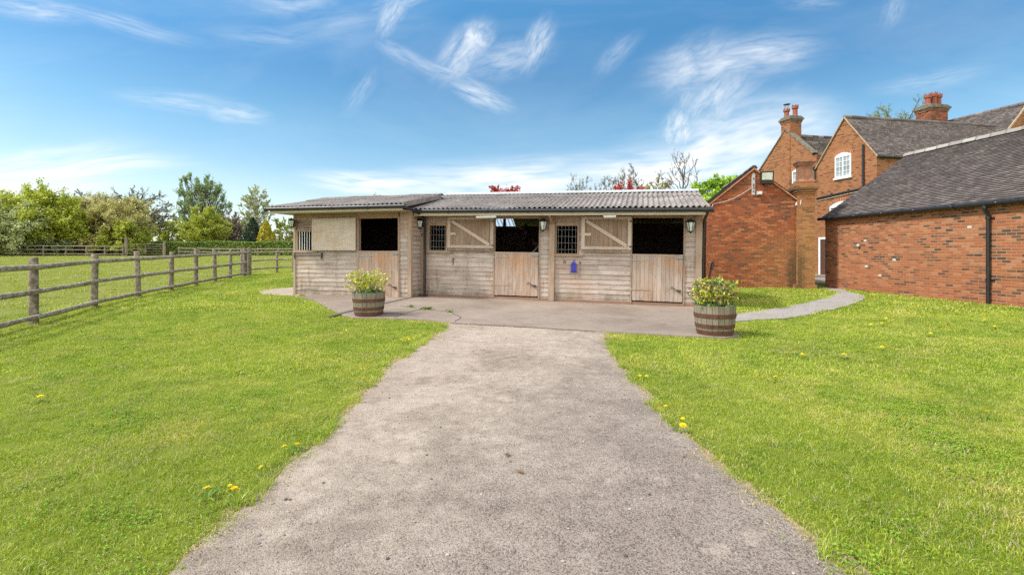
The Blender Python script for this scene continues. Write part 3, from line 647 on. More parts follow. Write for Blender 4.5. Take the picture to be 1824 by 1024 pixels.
def to3(p, off=0.): return np.column_stack([p, g(p[:, 0], p[:, 1])+off])
is_pad = lambda p: (p[:, 0]+.16*p[:, 1] < -8.55) & (p[:, 1] > 6)
T_near = tset('tufts_near', 8, 66, .075, .008, .027, .0033, 'blade', lean=1.3)
T_mid = tset('tufts_mid', 6, 50, .12, .012, .032, .0065, 'blade', lean=1.2)
T_far = tset('tufts_far', 5, 40, .20, .02, .045, .016, 'blade', lean=1.)
T_pad = tset('tufts_paddock', 4, 30, .22, .02, .06, .02, 'padblade')
T_long = tset('tufts_long', 4, 34, .07, .05, .13, .006, 'blade', lean=.9)
a = keep(band(1.6, 5.2, 260)); a = a[~is_pad(a)]; scatter('lawn_grass', to3(a), T_near, .7, 1.25)
a = keep(band(5.2, 10.5, 105)); a = a[~is_pad(a)]; scatter('lawn_grass', to3(a), T_mid, .7, 1.25)
a = keep(band(10.5, 27, 40)); a = a[~is_pad(a)]; scatter('lawn_grass', to3(a), T_far, .7, 1.2)
a = band(6, 52, 14, 1.15); a = a[is_pad(a) & (a[:, 0] < -4)]
nzv = np.array([mnoise.noise(V3(x*.8, y*.8, 1)) for x, y in a]); a = a[nzv+rng.uniform(-.35, .35, len(a)) > -.12]
scatter('paddock_grass', to3(a), T_pad, .6, 1.3)
# longer tufts: along the driveway edges, the rails, the walls
def along(poly, n, d0, d1):
    i = rng.integers(0, len(poly), n); t = rng.uniform(0, 1, n)[:, None]; b = poly[(i+1) % len(poly)]; p = poly[i]*(1-t)+b*t
    return p+rng.normal(0, 1, (n, 2))*rng.uniform(d0, d1, n)[:, None]
T_th = tset('thatch', 4, 34, .09, .004, .014, .0028, 'thatch', lean=2.2); T_cl = bpy.data.collections.new('clover')
for k in range(4):
    mbc = MB(); rrc = np.random.default_rng(k)
    for i in range(26):
        x, y = rrc.normal(0, .07, 2); z = rrc.uniform(.010, .024); sz_ = rrc.uniform(.003, .0065); a0 = rrc.uniform(0, 6.28)
        for q in range(3):
            aa = a0+q*2.09; cx_, cy_ = x+math.cos(aa)*sz_*.8, y+math.sin(aa)*sz_*.8; mbc.face([(cx_+math.cos(aa+t_)*sz_, cy_+math.sin(aa+t_)*sz_, z+.003*math.cos(t_*1.3)) for t_ in (0, 1.57, 3.14, 4.71)], r=float(rrc.uniform()))
    oc = mbc.build('clover_patch', 'clover'); COL.objects.unlink(oc); T_cl.objects.link(oc)
a = keep(band(1.6, 9.5, 60)); a = a[~is_pad(a)]; nn_ = np.array([mnoise.noise(V3(x*1.3, y*1.3, 31))+.6*mnoise.noise(V3(x*4, y*4, 3)) for x, y in a])
scatter('lawn_thatch', to3(a[nn_ > .22], .006), T_th, .7, 1.4)
nn2 = np.array([mnoise.noise(V3(x*1.1, y*1.1, 77))+.6*mnoise.noise(V3(x*5, y*5, 13)) for x, y in a]); scatter('clover', to3(a[nn2+rng.uniform(-.3, .3, len(a)) > .40], .0), T_cl, .7, 1.3)
# thatch spilling over the driveway edge
ap = along(pathp, 900, .0, .06); ap = ap[ap[:, 1] > 1.5]; scatter('edge_thatch', to3(ap, .008), T_th, .6, 1.3)
FENCE = [(-7.45, 5.2), (-8.05, 6.9), (-8.72, 8.9), (-9.5, 11.1), (-10.1, 13.2), (-10.55, 15.1), (-10.95, 16.9), (-11.25, 18.5), (-11.55, 20.0), (-11.95, 21.8)]
FENCE2 = [(-12.15, 22.3), (-11.55, 24.0), (-11.0, 24.6), (-9.2, 25.6), (-7.4, 26.4), (-5.5, 27.2)]
fl = []
for F_ in (FENCE, ):
    for p, q in zip(F_, F_[1:]):
        p = np.array(p); q = np.array(q); k = int(np.hypot(*(q-p))*26); t = rng.uniform(0, 1, k)[:, None]; fl.append(p+(q-p)*t+rng.normal(0, .10, (k, 2)))
lp = np.vstack([along(pathp, 1500, .0, .09), along(padp, 60, .0, .04), along(FOOT[2], 260, 0, .03), along(FOOT[3], 90, 0, .03)]+fl)
lp = np.vstack([keep(lp, -.01), ])
mm = np.array([mnoise.noise(V3(x*1.6, y*1.6, 8)) for x, y in lp]) > -.05
scatter('long_grass', to3(lp[mm]), T_long, .4, .85)

# loose stones on the driveway
def stoneset():
    c = bpy.data.collections.new('stones')
    for i in range(7):
        bm = bmesh.new(); bmesh.ops.create_icosphere(bm, subdivisions=1, radius=.5)
        for v in bm.verts: v.co = Vector((v.co.x*random.uniform(.8, 1.3), v.co.y*random.uniform(.7, 1.1), v.co.z*.62))*(1+.35*mnoise.noise(v.co*2.5+V3(i*5, 0, 0)))
        me = bpy.data.meshes.new('stone'); bm.to_mesh(me); bm.free(); me.materials.append(M['stone'])
        at = me.attributes.new('rnd', 'FLOAT', 'FACE'); at.data.foreach_set('value', np.full(len(me.polygons), i/6., dtype=np.float32))
        c.objects.link(bpy.data.objects.new('stone', me))
    return c
ST = stoneset()
p = np.stack([rng.uniform(-1.7, 1.7, 9000), 1.7+7.3*rng.beta(1.0, 1.5, 9000)], -1); p = p[inpoly(p, pathp)]
scatter('loose_gravel', to3(p, .013), ST, .003, .0085)
p = p[rng.uniform(size=len(p)) < .045]; scatter('loose_pebbles', to3(p, .014), ST, .010, .022)

# ------------------------------------------------------------ the timber stables
def boards_h(mb, x0, x1, z0, z1, y=0., bh=.122, phase=0., proud=.017, joint=None):
    """horizontal shiplap boards facing -y"""
    z = math.floor((z0-phase)/bh)*bh+phase
    while z < z1-.004:
        a = max(z, z0); b = min(z+bh, z1)
        if b-a > .01:
            segs = [(x0, x1)]
            if joint and x0 < joint < x1 and random.random() < .5: segs = [(x0, joint), (joint+.002, x1)]
            for (s0, s1) in segs:
                e = random.uniform(-.003, .003); yb = y-proud+e; yt = y-.002+e*.5; ga = .0
                mb.hexa([(s0, yb, a+ga), (s1, yb, a+ga+random.uniform(-.001, .001)), (s1, y+.012, a+ga), (s0, y+.012, a+ga), (s0, yt, b), (s1, yt, b), (s1, y+.012, b), (s0, y+.012, b)], (1, 0, 0))
        z += bh
def boards_side(mb, x, y0, y1, z0, z1, sgn, bh=.122, proud=.030):
    z = z0
    while z < z1-.004:
        b = min(z+bh, z1); X0 = x+sgn*proud; X1 = x+sgn*.006; xi = x-sgn*.012
        p = [(xi, y0, z+.004), (X0, y0, z+.004), (X0, y1, z+.004), (xi, y1, z+.004), (xi, y0, b), (X1, y0, b), (X1, y1, b), (xi, y1, b)]
        mb.hexa(p, (0, 1, 0)); z += bh
def boards_v(mb, x0, x1, z0, z1, y0, y1, bw=.10):
    n = max(1, round((x1-x0)/bw)); w_ = (x1-x0)/n
    for i in range(n):
        e = random.uniform(-.003, .003)
        mb.box(x0+i*w_+.002, x0+(i+1)*w_-.002, y0+e, y1, z0+random.uniform(0, .006), z1, 'z')
def framed_window(par, x0, x1, z0, z1, bx0, bx1, bz0, bz1, y=0.):
    w_ = MB(); t = .028
    w_.box(x0, bx0, y-t, y+.05, z0, z1, 'z'); w_.box(bx1, x1, y-t, y+.05, z0, z1, 'z')
    w_.box(bx0, bx1, y-t, y+.05, z0, bz0, 'x'); w_.box(bx0, bx1, y-t, y+.05, bz1, z1, 'x'); w_.box(x0-.01, x1+.12, y-t-.03, y, z0-.03, z0+.012, 'x')
    return w_.build('window_frame', 'frame', par)
def corr(mb, x0, x1, prof, pitch=.13, amp=.024, th=.007, x0b=None):
    n = int(round((x1-x0)/pitch))*8; xs = np.linspace(x0, x1, n+1)
    for k, ((y0, z0), (y1, z1)) in enumerate(prof):
        ns = 5
        for sl in range(ns):
            ya = y0+(y1-y0)*sl/ns; yb = y0+(y1-y0)*(sl+1)/ns; za = z0+(z1-z0)*sl/ns; zb = z0+(z1-z0)*(sl+1)/ns
            for i in range(n):
                sheet_i = int((xs[i]-x0)/1.0); r = (math.sin(sheet_i*12.9+k*78.2)*43758.5) % 1
                lift = .006*(sheet_i % 2)
                def h(x, y): return amp*math.cos(2*math.pi*(x-x0)/pitch)+lift+.008*mnoise.noise(V3(x*.9, y*.9, 2))
                p = [V3(xs[i], ya, za+h(xs[i], ya)), V3(xs[i+1], ya, za+h(xs[i+1], ya)), V3(xs[i+1], yb, zb+h(xs[i+1], yb)), V3(xs[i], yb, zb+h(xs[i], yb))]
                mb.face(p, None, r, 0, True)
                d = V3(0, 0, -th); mb.face([q+d for q in p[::-1]], None, r, 0, True)
                if sl == 0: mb.face([p[0]+d, p[1]+d, p[1], p[0]], None, r)
def strap(mb, x0, x1, z, y, h=.035): mb.box(x0, x1, y-.006, y, z-h/2, z+h/2, 'x')
def kickbolt(mb, x, z, y):
    mb.box(x-.05, x+.05, y-.012, y, z-.018, z+.018, 'x'); mb.tube([(x-.16, y-.02, z+.09), (x-.04, y-.025, z), (x+.06, y-.02, z-.05)], .009, 6); mb.tube([(x-.16, y-.02, z+.09), (x-.19, y-.03, z+.05), (x-.14, y-.03, z+.03)], .007, 6)
def zdoor(par, x0, x1, z0, z1, y0, name='top_door'):
    d = MB(); boards_v(d, x0+.02, x1-.01, z0, z1-.02, y0, y0+.022, .105); d.m = [1]*len(d.m); w_ = .085; f = y0-.026; zb = z0+.075
    d.box(x0, x0+w_, f, y0-.002, zb, z1, 'z'); d.box(x1-w_, x1, f, y0-.002, zb, z1, 'z'); d.box(x0+w_, x1-w_, f, y0-.002, z1-w_*.8, z1, 'x'); d.box(x0+w_, x1-w_, f, y0-.002, zb, zb+w_*.9, 'x')
    a = V3(x0+w_+.03, y0-.014, z1-w_-.02); b = V3(x1-w_-.03, y0-.014, zb+w_*1.1); d.beam(a, b, .022, .085, up=(0, 0, 1))
    d.box(x0+w_-.01, x0+w_+.16, f-.004, y0-.003, (z0+z1)/2-.035, (z0+z1)/2+.035, 'x')
    o = d.build(name, ['hatch', 'doordark'], par)
    for zh in (z1-.12, zb+.08): h = MB(); strap(h, x1-.05, x1+.03, zh, f-.001); h.build('hinge', 'darkiron', o)
    return o
def lowdoor(par, x0, x1, z0, z1, label=None, wear=0):
    d = MB(); boards_v(d, x0+.012, x1-.012, z0, z1-.03, -.030, -.004, .10); d.box(x0+.008, x1-.008, -.038, .03, z1-.045, z1, 'x')
    o = d.build('lower_door', 'door', par)
    for zh in (z1-.14, z0+.28): h = MB(); strap(h, x0-.03, x0+.42, zh, -.034, .03); h.build('hinge', 'door' if wear else 'iron', o)
    b = MB(); kickbolt(b, x1-.10, z0+.28, -.036); b.build('kick_bolt', 'darkiron', o)
    b = MB(); b.tube([(x1-.18, -.05, z1-.09), (x1+.05, -.05, z1-.09)], .009, 6); b.box(x1-.16, x1-.02, -.045, -.031, z1-.115, z1-.065, 'x'); b.build('bolt', 'iron', o); return o
def gutter(par, pts, r=.052, name='gutter'):
    gm = MB(); gm.tube(pts, r, 10, sm=True)
    a = Vector(pts[0]); b = Vector(pts[-1]); n = max(2, int((b-a).length/1.0))
    for i in range(n+1):
        p = a.lerp(b, i/n); d = (b-a).normalized()*.02; gm.tube([p-d, p+d], r*1.18, 10)
    return gm.build(name, 'black', par)

DEP = 3.55
# --- main two-box block
SM = thing('stable_block', 'long weathered timber stable block with two half-open loose boxes and a pale ridge strip', 'stable', (-2.57, 13.63, .11), (0, .015, -.26))
mb = MB()
for (x0, x1, z0, z1) in ((.12, 2.16, .075, 1.22), (.10, .20, 1.22, 2.3), (.81, 2.16, 1.22, 2.34), (.2, .81, 2.02, 2.34), (3.37, 3.64, .075, 2.34), (3.79, 5.73, .085, 1.19), (3.79, 4.41, 2.05, 2.34), (4.41, 5.73, 1.19, 2.34), (6.94, 7.22, .085, 2.34)):
    boards_h(mb, x0, x1, z0, z1, joint=random.choice((1.3, 4.9, 5.1)))
boards_side(mb, 7.32, 0, DEP, -.1, 2.1, 1); boards_side(mb, 0, 0, DEP, -.1, 2.1, -1)
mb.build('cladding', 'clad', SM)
def piece(name, mt, par, *args):
    p_ = MB(); p_.box(*args); return p_.build(name, mt, par)
for q in ((0, .12, -.05, .06, -.02, 2.34, 'z'), (3.645, 3.79, -.075, .06, -.02, 2.34, 'z'), (7.215, 7.36, -.05, .06, -.02, 2.34, 'z')): piece('post', 'frame', SM, *q)
for q in ((2.16, 3.37, -.012, .06, 2.15, 2.34, 'x'), (5.73, 6.94, -.012, .06, 2.16, 2.34, 'x')): piece('lintel', 'frame', SM, *q)
for q in ((2.13, 2.162, -.036, .08, .05, 2.2, 'z'), (3.37, 3.40, -.036, .08, .05, 2.15, 'z'), (5.70, 5.732, -.036, .08, .05, 2.2, 'z'), (6.94, 6.97, -.036, .08, .05, 2.16, 'z')): piece('door_jamb', 'frame', SM, *q)
mb = MB(); mb.beam((3.72, -.46, 2.22), (3.72, -.08, 2.02), .06, .05); mb.build('eave_bracket', 'frame', SM)
mb = MB(); mb.box(-.02, 7.36, -.018, .08, -.22, .084, 'x'); mb.build('sill', 'sill', SM)
mb = MB(); mb.box(-.02, 7.36, .08, DEP, -.2, .02, 'x'); mb.build('floor', 'conc', SM)
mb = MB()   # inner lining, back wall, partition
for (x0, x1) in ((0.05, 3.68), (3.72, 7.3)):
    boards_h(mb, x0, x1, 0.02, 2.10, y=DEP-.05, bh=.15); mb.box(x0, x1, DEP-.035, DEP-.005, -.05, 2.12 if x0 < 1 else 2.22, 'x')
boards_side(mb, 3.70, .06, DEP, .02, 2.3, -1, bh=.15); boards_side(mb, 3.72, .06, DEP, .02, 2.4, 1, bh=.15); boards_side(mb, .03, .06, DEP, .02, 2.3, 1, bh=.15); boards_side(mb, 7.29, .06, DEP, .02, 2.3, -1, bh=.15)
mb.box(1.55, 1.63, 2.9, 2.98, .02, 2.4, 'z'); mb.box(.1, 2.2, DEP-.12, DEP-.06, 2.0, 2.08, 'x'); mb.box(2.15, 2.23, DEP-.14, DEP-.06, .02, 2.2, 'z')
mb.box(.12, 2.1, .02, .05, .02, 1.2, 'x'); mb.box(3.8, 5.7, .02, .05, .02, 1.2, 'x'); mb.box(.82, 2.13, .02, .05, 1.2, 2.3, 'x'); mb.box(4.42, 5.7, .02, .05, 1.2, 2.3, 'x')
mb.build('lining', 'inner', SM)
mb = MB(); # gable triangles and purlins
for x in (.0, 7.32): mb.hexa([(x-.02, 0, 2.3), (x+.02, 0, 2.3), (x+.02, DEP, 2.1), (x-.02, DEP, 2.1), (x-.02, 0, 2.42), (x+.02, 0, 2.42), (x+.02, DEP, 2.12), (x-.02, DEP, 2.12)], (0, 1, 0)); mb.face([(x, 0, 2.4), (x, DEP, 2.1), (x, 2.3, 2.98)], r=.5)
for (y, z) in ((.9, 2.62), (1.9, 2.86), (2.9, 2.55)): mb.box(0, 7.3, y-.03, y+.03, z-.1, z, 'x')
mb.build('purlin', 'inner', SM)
# roof
rf = MB(); YE, ZE, YR, ZR = -.50, 2.395, 2.3, 3.05
def rp(t): return (YE+(YR-YE)*t, ZE+(ZR-ZE)*t)
y7, z7 = rp(.72); corr(rf, -.17, 7.47, [(rp(0), (y7, z7)), ((rp(.66)[0], rp(.66)[1]+.020), (YR, ZR+.016))])
corr(rf, -.17, .9, [((YR, ZR+.01), (DEP+.25, 2.08))]); corr(rf, 1.75, 7.47, [((YR, ZR+.01), (DEP+.25, 2.08))]); corr(rf, .9, 1.75, [((YR, ZR+.01), (2.55, 2.89))])
roof = rf.build('roof', 'corr', SM)
sk = MB(); corr(sk, .9, 1.75, [((2.5, 2.92), (DEP+.25, 2.08))]); sk.build('skylight', 'skylight', roof)
rg = MB(); rg.hexa([(-.2, YR-.13, ZR+.012), (7.5, YR-.13, ZR+.012), (7.5, YR, ZR+.045), (-.2, YR, ZR+.045), (-.2, YR-.13, ZR+.020), (7.5, YR-.13, ZR+.020), (7.5, YR, ZR+.075), (-.2, YR, ZR+.075)], (1, 0, 0)); rg.hexa([(-.2, YR, ZR+.045), (7.5, YR, ZR+.045), (7.5, YR+.13, ZR+.01), (-.2, YR+.13, ZR+.01), (-.2, YR, ZR+.075), (7.5, YR, ZR+.075), (7.5, YR+.13, ZR+.02), (-.2, YR+.13, ZR+.02)], (1, 0, 0))
rg.tube([(-.2, YR, ZR+.07), (7.5, YR, ZR+.07)], .022, 8); rg.build('ridge_strip', 'lead', roof)
mb = MB(); mb.box(.02, 7.44, YE+.03, YE+.055, 2.20, 2.36, 'x'); mb.build('fascia', 'soffit', SM)
mb = MB(); mb.box(.02, 7.44, YE+.055, 0, 2.27, 2.285, 'x'); mb.box(7.36, 7.40, YE+.055, DEP, 2.24, 2.36, 'y'); mb.build('soffit', 'frame', SM)
gutter(SM, [(-.05, YE-.02, 2.325), (7.52, YE-.02, 2.315)])
mb = MB(); mb.tube([(7.42, YE-.02, 2.29), (7.41, YE+.02, 2.22), (7.40, -.10, 2.12), (7.40, .04, 2.05), (7.40, .06, 1.9), (7.40, .06, .0)], .032, 8); mb.build('downpipe', 'black', SM)
for (a_, b_) in (((.2, .81, 1.24, 2.02), (.27, .76, 1.28, 1.96)), ((3.80, 4.41, 1.21, 2.05), (3.83, 4.37, 1.25, 1.96))):
    wf = framed_window(SM, a_[0], a_[1], a_[2], a_[3], b_[0], b_[1], b_[2], b_[3])
    gm = MB(); nx_ = 6
    for i in range(nx_): x = b_[0]+(b_[1]-b_[0])*(i+.5)/nx_; gm.tube([(x, -.005, b_[2]), (x, -.005, b_[3])], .0035, 5)
    for i in range(4): z = b_[2]+(b_[3]-b_[2])*(i+.6)/4.2; gm.tube([(b_[0], -.008, z), (b_[1], -.008, z)], .0035, 5)
    gm.build('window_grille', 'iron', wf)
zdoor(SM, .84, 2.15, 1.28, 2.19, -.085); zdoor(SM, 4.48, 5.71, 1.29, 2.19, -.085)
lowdoor(SM, 2.16, 3.37, .115, 1.265, wear=1); lowdoor(SM, 5.73, 6.94, .115, 1.265, wear=1)
def ring(par, x, z, y=-.03, r=.03, name='tie_ring'):
    m_ = MB(); m_.tube([(x+r*math.sin(a), y, z-r*math.cos(a)) for a in np.linspace(0, 6.283, 13)], .006, 6, caps=False); m_.tube([(x, y+.02, z+r), (x, y-.01, z+r)], .010, 6); m_.build(name, 'darkiron', par)
ring(SM, .09, 1.70, -.065, .036); ring(SM, 4.05, 1.03, -.035, .03); ring(SM, 4.45, 1.02, -.035, .02)
mb = MB(); mb.box(.98, .995, -.035, -.02, .88, 1.06, 'z'); mb.box(.965, 1.01, -.04, -.02, 1.04, 1.07, 'x'); mb.build('wall_hook', 'darkiron', SM)

# --- left box
SL = thing('stable_box', 'smaller weathered timber loose box with plain plywood top door, standing forward at the left', 'stable', (-6.224, 13.96, .11), (0, 0, -.26))
mb = MB()
for (x0, x1, z0, z1) in ((.07, 2.05, -.02, 1.24), (.67, 2.1, 1.24, 2.34), (.07, .67, 2.13, 2.34), (3.33, 3.58, -.02, 2.34)): boards_h(mb, x0, x1, z0, z1, phase=.03)
boards_side(mb, 3.64, -.02, DEP, -.04, 2.34, 1); boards_side(mb, 0, 0, DEP, -.1, 2.34, -1); mb.build('cladding', 'clad', SL)
for q in ((0, .07, -.04, .05, -.02, 2.34, 'z'), (3.575, 3.675, -.04, .05, -.02, 2.34, 'z')): piece('post', 'frame', SL, *q)
for q in ((2.055, 2.10, -.042, .08, 0, 2.2, 'z'), (3.29, 3.335, -.04, .08, 0, 2.16, 'z')): piece('door_jamb', 'frame', SL, *q)
piece('lintel', 'frame', SL, 2.10, 3.29, -.015, .06, 2.14, 2.34, 'x'); piece('head_rail', 'frame', SL, .07, 2.05, -.037, .0, 2.2, 2.3, 'x')
mb = MB(); mb.box(.0, 3.64, -.02, .08, -.2, -.02, 'x'); mb.build('sill', 'sill', SL)
mb = MB(); mb.box(.0, 3.64, .08, DEP, -.2, .0, 'x'); mb.build('floor', 'conc', SL)
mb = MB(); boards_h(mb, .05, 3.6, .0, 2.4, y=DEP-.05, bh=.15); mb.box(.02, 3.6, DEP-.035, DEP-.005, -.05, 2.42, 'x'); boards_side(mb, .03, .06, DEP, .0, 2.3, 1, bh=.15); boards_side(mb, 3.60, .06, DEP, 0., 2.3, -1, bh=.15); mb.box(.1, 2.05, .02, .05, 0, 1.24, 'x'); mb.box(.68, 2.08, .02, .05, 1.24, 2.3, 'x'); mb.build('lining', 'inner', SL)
mb = MB()
for x in (.0, 3.63): mb.face([(x, 0, 2.3), (x, DEP, 2.3), (x, DEP, 2.45), (x, 1.83, 2.88), (x, 0, 2.45)], r=.5)
mb.box(.0, 3.6, 1.80, 1.86, 2.72, 2.82, 'x'); mb.build('purlin', 'inner', SL)
rf = MB(); YE, ZE, YR, ZR = -.60, 2.465, 1.83, 2.93
y7, z7 = rp(.70); corr(rf, -.36, 3.72, [(rp(0), (y7, z7)), ((rp(.64)[0], rp(.64)[1]+.020), (YR, ZR+.016)), ((YR, ZR+.01), (DEP+.3, 2.42))])
rf.box(-.37, -.345, YE, YR, 0, 0, 'y') if False else None
roof = rf.build('roof', 'corr', SL)
rg = MB()
for i in range(4):
    a_, b_ = -.38+i*1.03, -.38+i*1.03+1.06; zo = .01*(i % 2)
    rg.hexa([(a_, YR-.16, ZR+.005+zo), (b_, YR-.16, ZR+.005+zo), (b_, YR, ZR+.04+zo), (a_, YR, ZR+.04+zo), (a_, YR-.16, ZR+.02+zo), (b_, YR-.16, ZR+.02+zo), (b_, YR, ZR+.065+zo), (a_, YR, ZR+.065+zo)], (1, 0, 0))
    rg.hexa([(a_, YR, ZR+.04+zo), (b_, YR, ZR+.04+zo), (b_, YR+.16, ZR+.0+zo), (a_, YR+.16, ZR+.0+zo), (a_, YR, ZR+.065+zo), (b_, YR, ZR+.065+zo), (b_, YR+.16, ZR+.015+zo), (a_, YR+.16, ZR+.015+zo)], (1, 0, 0))
rg.build('ridge_cap', 'corr', roof)
mb = MB(); mb.hexa([(3.72, YE, ZE-.10), (3.745, YE, ZE-.10), (3.745, YR, ZR-.10), (3.72, YR, ZR-.10), (3.72, YE, ZE+.035), (3.745, YE, ZE+.035), (3.745, YR, ZR+.035), (3.72, YR, ZR+.035)], (0, 1, 0)); mb.build('bargeboard', 'corr', SL)
mb = MB(); mb.box(-.33, 3.70, YE+.03, YE+.055, 2.295, 2.42, 'x'); mb.box(-.33, 3.70, YE+.055, -.0, 2.30, 2.315, 'x'); mb.box(-.33, -.30, YE+.055, DEP, 2.30, 2.42, 'y'); mb.box(-.30, 0, 0, DEP, 2.30, 2.315, 'y'); mb.build('soffit', 'soffit', SL)
gutter(SL, [(-.42, YE-.02, 2.405), (3.78, YE-.02, 2.395)], .05)
mb = MB(); mb.tube([(3.76, YE+.02, 2.37), (3.80, -.2, 2.32), (3.84, .35, 2.22), (3.82, .50, 2.15), (3.82, .50, .06), (3.84, .40, .0)], .034, 8); mb.build('downpipe', 'black', SL)
wf = framed_window(SL, .07, .67, 1.24, 1.84, .13, .62, 1.28, 1.80)
gm = MB()
for i in range(6): x = .16+.43*(i+.3)/5.3; gm.tube([(x, .0, 1.28), (x, .0, 1.80)], .010, 6)
gm.build('window_bar', 'white', wf)
lv = MB()
for i in range(4): z = 1.85+i*.072; lv.hexa([(.10, -.03, z), (.66, -.03, z), (.66, -.015, z), (.10, -.015, z), (.10, .03, z+.08), (.66, .03, z+.08), (.66, .045, z+.08), (.10, .045, z+.08)], (1, 0, 0))
lv.build('louvre', 'clad', SL)
pd = MB(); pd.box(.67, 2.04, -.10, -.06, 1.27, 2.15, 'x'); top = pd.build('top_door', 'ply', SL); pd = MB(); 
for (a_, b_, c_, d_, l_) in ((.665, 2.045, 1.265, 1.30, 'x'), (.665, 2.045, 2.12, 2.155, 'x'), (.665, .70, 1.30, 2.12, 'z'), (2.01, 2.045, 1.30, 2.12, 'z')): pd.box(a_, b_, -.105, -.10, c_, d_, l_)
pd.build('edge_trim', 'ply', top)
lowdoor(SL, 2.08, 3.30, -.0, 1.255)
mb = MB(); mb.tube([(.0, -.05, 1.13), (.95, -.05, 1.13)], .011, 6)
for x in (.05, .93): mb.box(x-.014, x+.014, -.055, -.02, 1.03, 1.21, 'z')
mb.build('security_bar', 'darkiron', SL)
def floc(fr, u, v, z):
    o_ = fr; return o_.matrix_basis @ V3(u, v, z)
# ------------------------------------------------------------ brick barn on the right
BN = thing('brick_barn', 'long low red brick barn with dark tiled roof and black gutter along the right', 'barn', (11.77, 18.35, 0), (0, 0, .07))
mb = MB(); EZ, RX, RZ, NY = 2.60, 3.35, 5.02, -15.
wallpoly(mb, [(0, 0, -.4), (0, NY, -.4), (0, NY, EZ), (0, 0, EZ)], (0, 1, 0))
wallpoly(mb, [(6.7, 0, -.4), (0, 0, -.4), (0, 0, EZ), (RX, 0, RZ-.02), (6.7, 0, EZ)], (1, 0, 0))
wallpoly(mb, [(0, NY, -.4), (6.7, NY, -.4), (6.7, NY, EZ), (RX, NY, RZ-.02), (0, NY, EZ)], (1, 0, 0))
wallpoly(mb, [(6.7, NY, -.4), (6.7, 0, -.4), (6.7, 0, EZ), (6.7, NY, EZ)], (0, 1, 0))
# dentil course under the eave
for i in range(64):
    y = -i*.235; mb.hexa([(-.028, y-.11, EZ-.14), (0.01, y-.11, EZ-.14), (.01, y, EZ-.14), (-.028, y, EZ-.14), (-.028, y-.11, EZ-.075), (.01, y-.11, EZ-.075), (.01, y, EZ-.075), (-.028, y, EZ-.075)], (0, 1, 0))
mb.hexa([(-.03, NY, EZ-.07), (.01, NY, EZ-.07), (.01, 0, EZ-.07), (-.03, 0, EZ-.07), (-.03, NY, EZ+.0), (.01, NY, EZ), (.01, 0, EZ), (-.03, 0, EZ)], (0, 1, 0))
mb.build('wall', 'brick_barn', BN)
rf = MB(); sl = V3(RX+.12, 0, RZ-(EZ-.02)); SLN = sl.length
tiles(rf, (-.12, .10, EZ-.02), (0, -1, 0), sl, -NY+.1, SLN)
rf.face([(-.1, .08, EZ-.03), (-.1, NY, EZ-.03), (RX, NY, RZ-.01), (RX, .08, RZ-.01)], r=.1)
rf.face([(6.8, .08, EZ-.03), (6.8, NY, EZ-.03), (RX, NY, RZ-.01), (RX, .08, RZ-.01)], r=.5)
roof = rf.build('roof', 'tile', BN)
rg = MB(); y = .10
while y > NY:
    b_ = y-.455; zz = random.uniform(-.006, .006); n = 8
    for i in range(n):
        a0 = math.pi*(.04+.92*i/n); a1 = math.pi*(.04+.92*(i+1)/n); r_ = .165
        f = lambda a, yy, rr=r_: (RX-math.cos(a)*rr, yy, RZ-.055+math.sin(a)*rr*.95+zz)
        rg.face([f(a0, y), f(a0, b_+.012), f(a1, b_+.012), f(a1, y)], r=random.random() if i == 0 else rg.r[-1], sm=True)
        if i == 0: pass
    rg.tube([f(math.pi*(.04+.92*i/8), b_+.006, .178) for i in range(9)], .012, 5, r=.3)
    y = b_
rg.build('ridge_tile', 'ridge', roof)
vg = MB(); vg.beam((-.12, .085, EZ-.045), (RX, .085, RZ-.035), .05, .04); vg.beam((6.8, .085, EZ-.045), (RX, .085, RZ-.035), .05, .04); vg.build('verge', 'mortar', roof)
gt = MB(); gt.tube([(-.17, .14, EZ-.035), (-.17, NY, EZ-.03)], .058, 12)
for i in range(9): y = -.3-i*1.6; gt.tube([(-.17, y-.05, EZ-.035), (-.17, y+.05, EZ-.035)], .068, 12)
gt.build('gutter', 'black', BN)
for i in range(8): y = -.5-i*1.15; mb = MB(); mb.tube([(-.231, y-.012, EZ-.03), (-.231, y+.012, EZ-.03)], .008, 5); mb.build('gutter_clip', 'lead', BN)
YD = -5.93
dp = MB(); dp.tube([(-.17, YD, EZ-.06), (-.17, YD, EZ-.16), (-.13, YD, EZ-.24), (-.075, YD, EZ-.30), (-.07, YD, EZ-.45), (-.07, YD, -.1)], .042, 12)
for z in (EZ-.13, EZ-.40, .62): dp.tube([(-.07 if z < 2.3 else -.17, YD, z-.035), (-.07 if z < 2.3 else -.17, YD, z+.035)], .054, 12)
dp.box(-.03, 0, YD-.11, YD+.11, .60, .64, 'y'); dp.box(-.03, 0, YD-.11, YD+.11, EZ-.42, EZ-.38, 'y'); dp.build('downpipe', 'black', BN)
mb = MB(); mb.lathe([(0, 0), (.05, 0), (.06, .03), (.04, .06), (0, .07)], 12); o = mb.build('sensor_cap', 'lead', BN, (-.03, -1.65, 1.55)); o.rotation_euler = (0, R(-90), 0)
for (y, z) in ((-1.9, 1.72), (-3.05, 1.09), (-1.95, .85), (-2.5, .58), (-5.4, 2.0)): piece('paint_patch', 'cable', BN, -.006, .0, y-.06, y+.06, z-.03, z+.03, 'y')

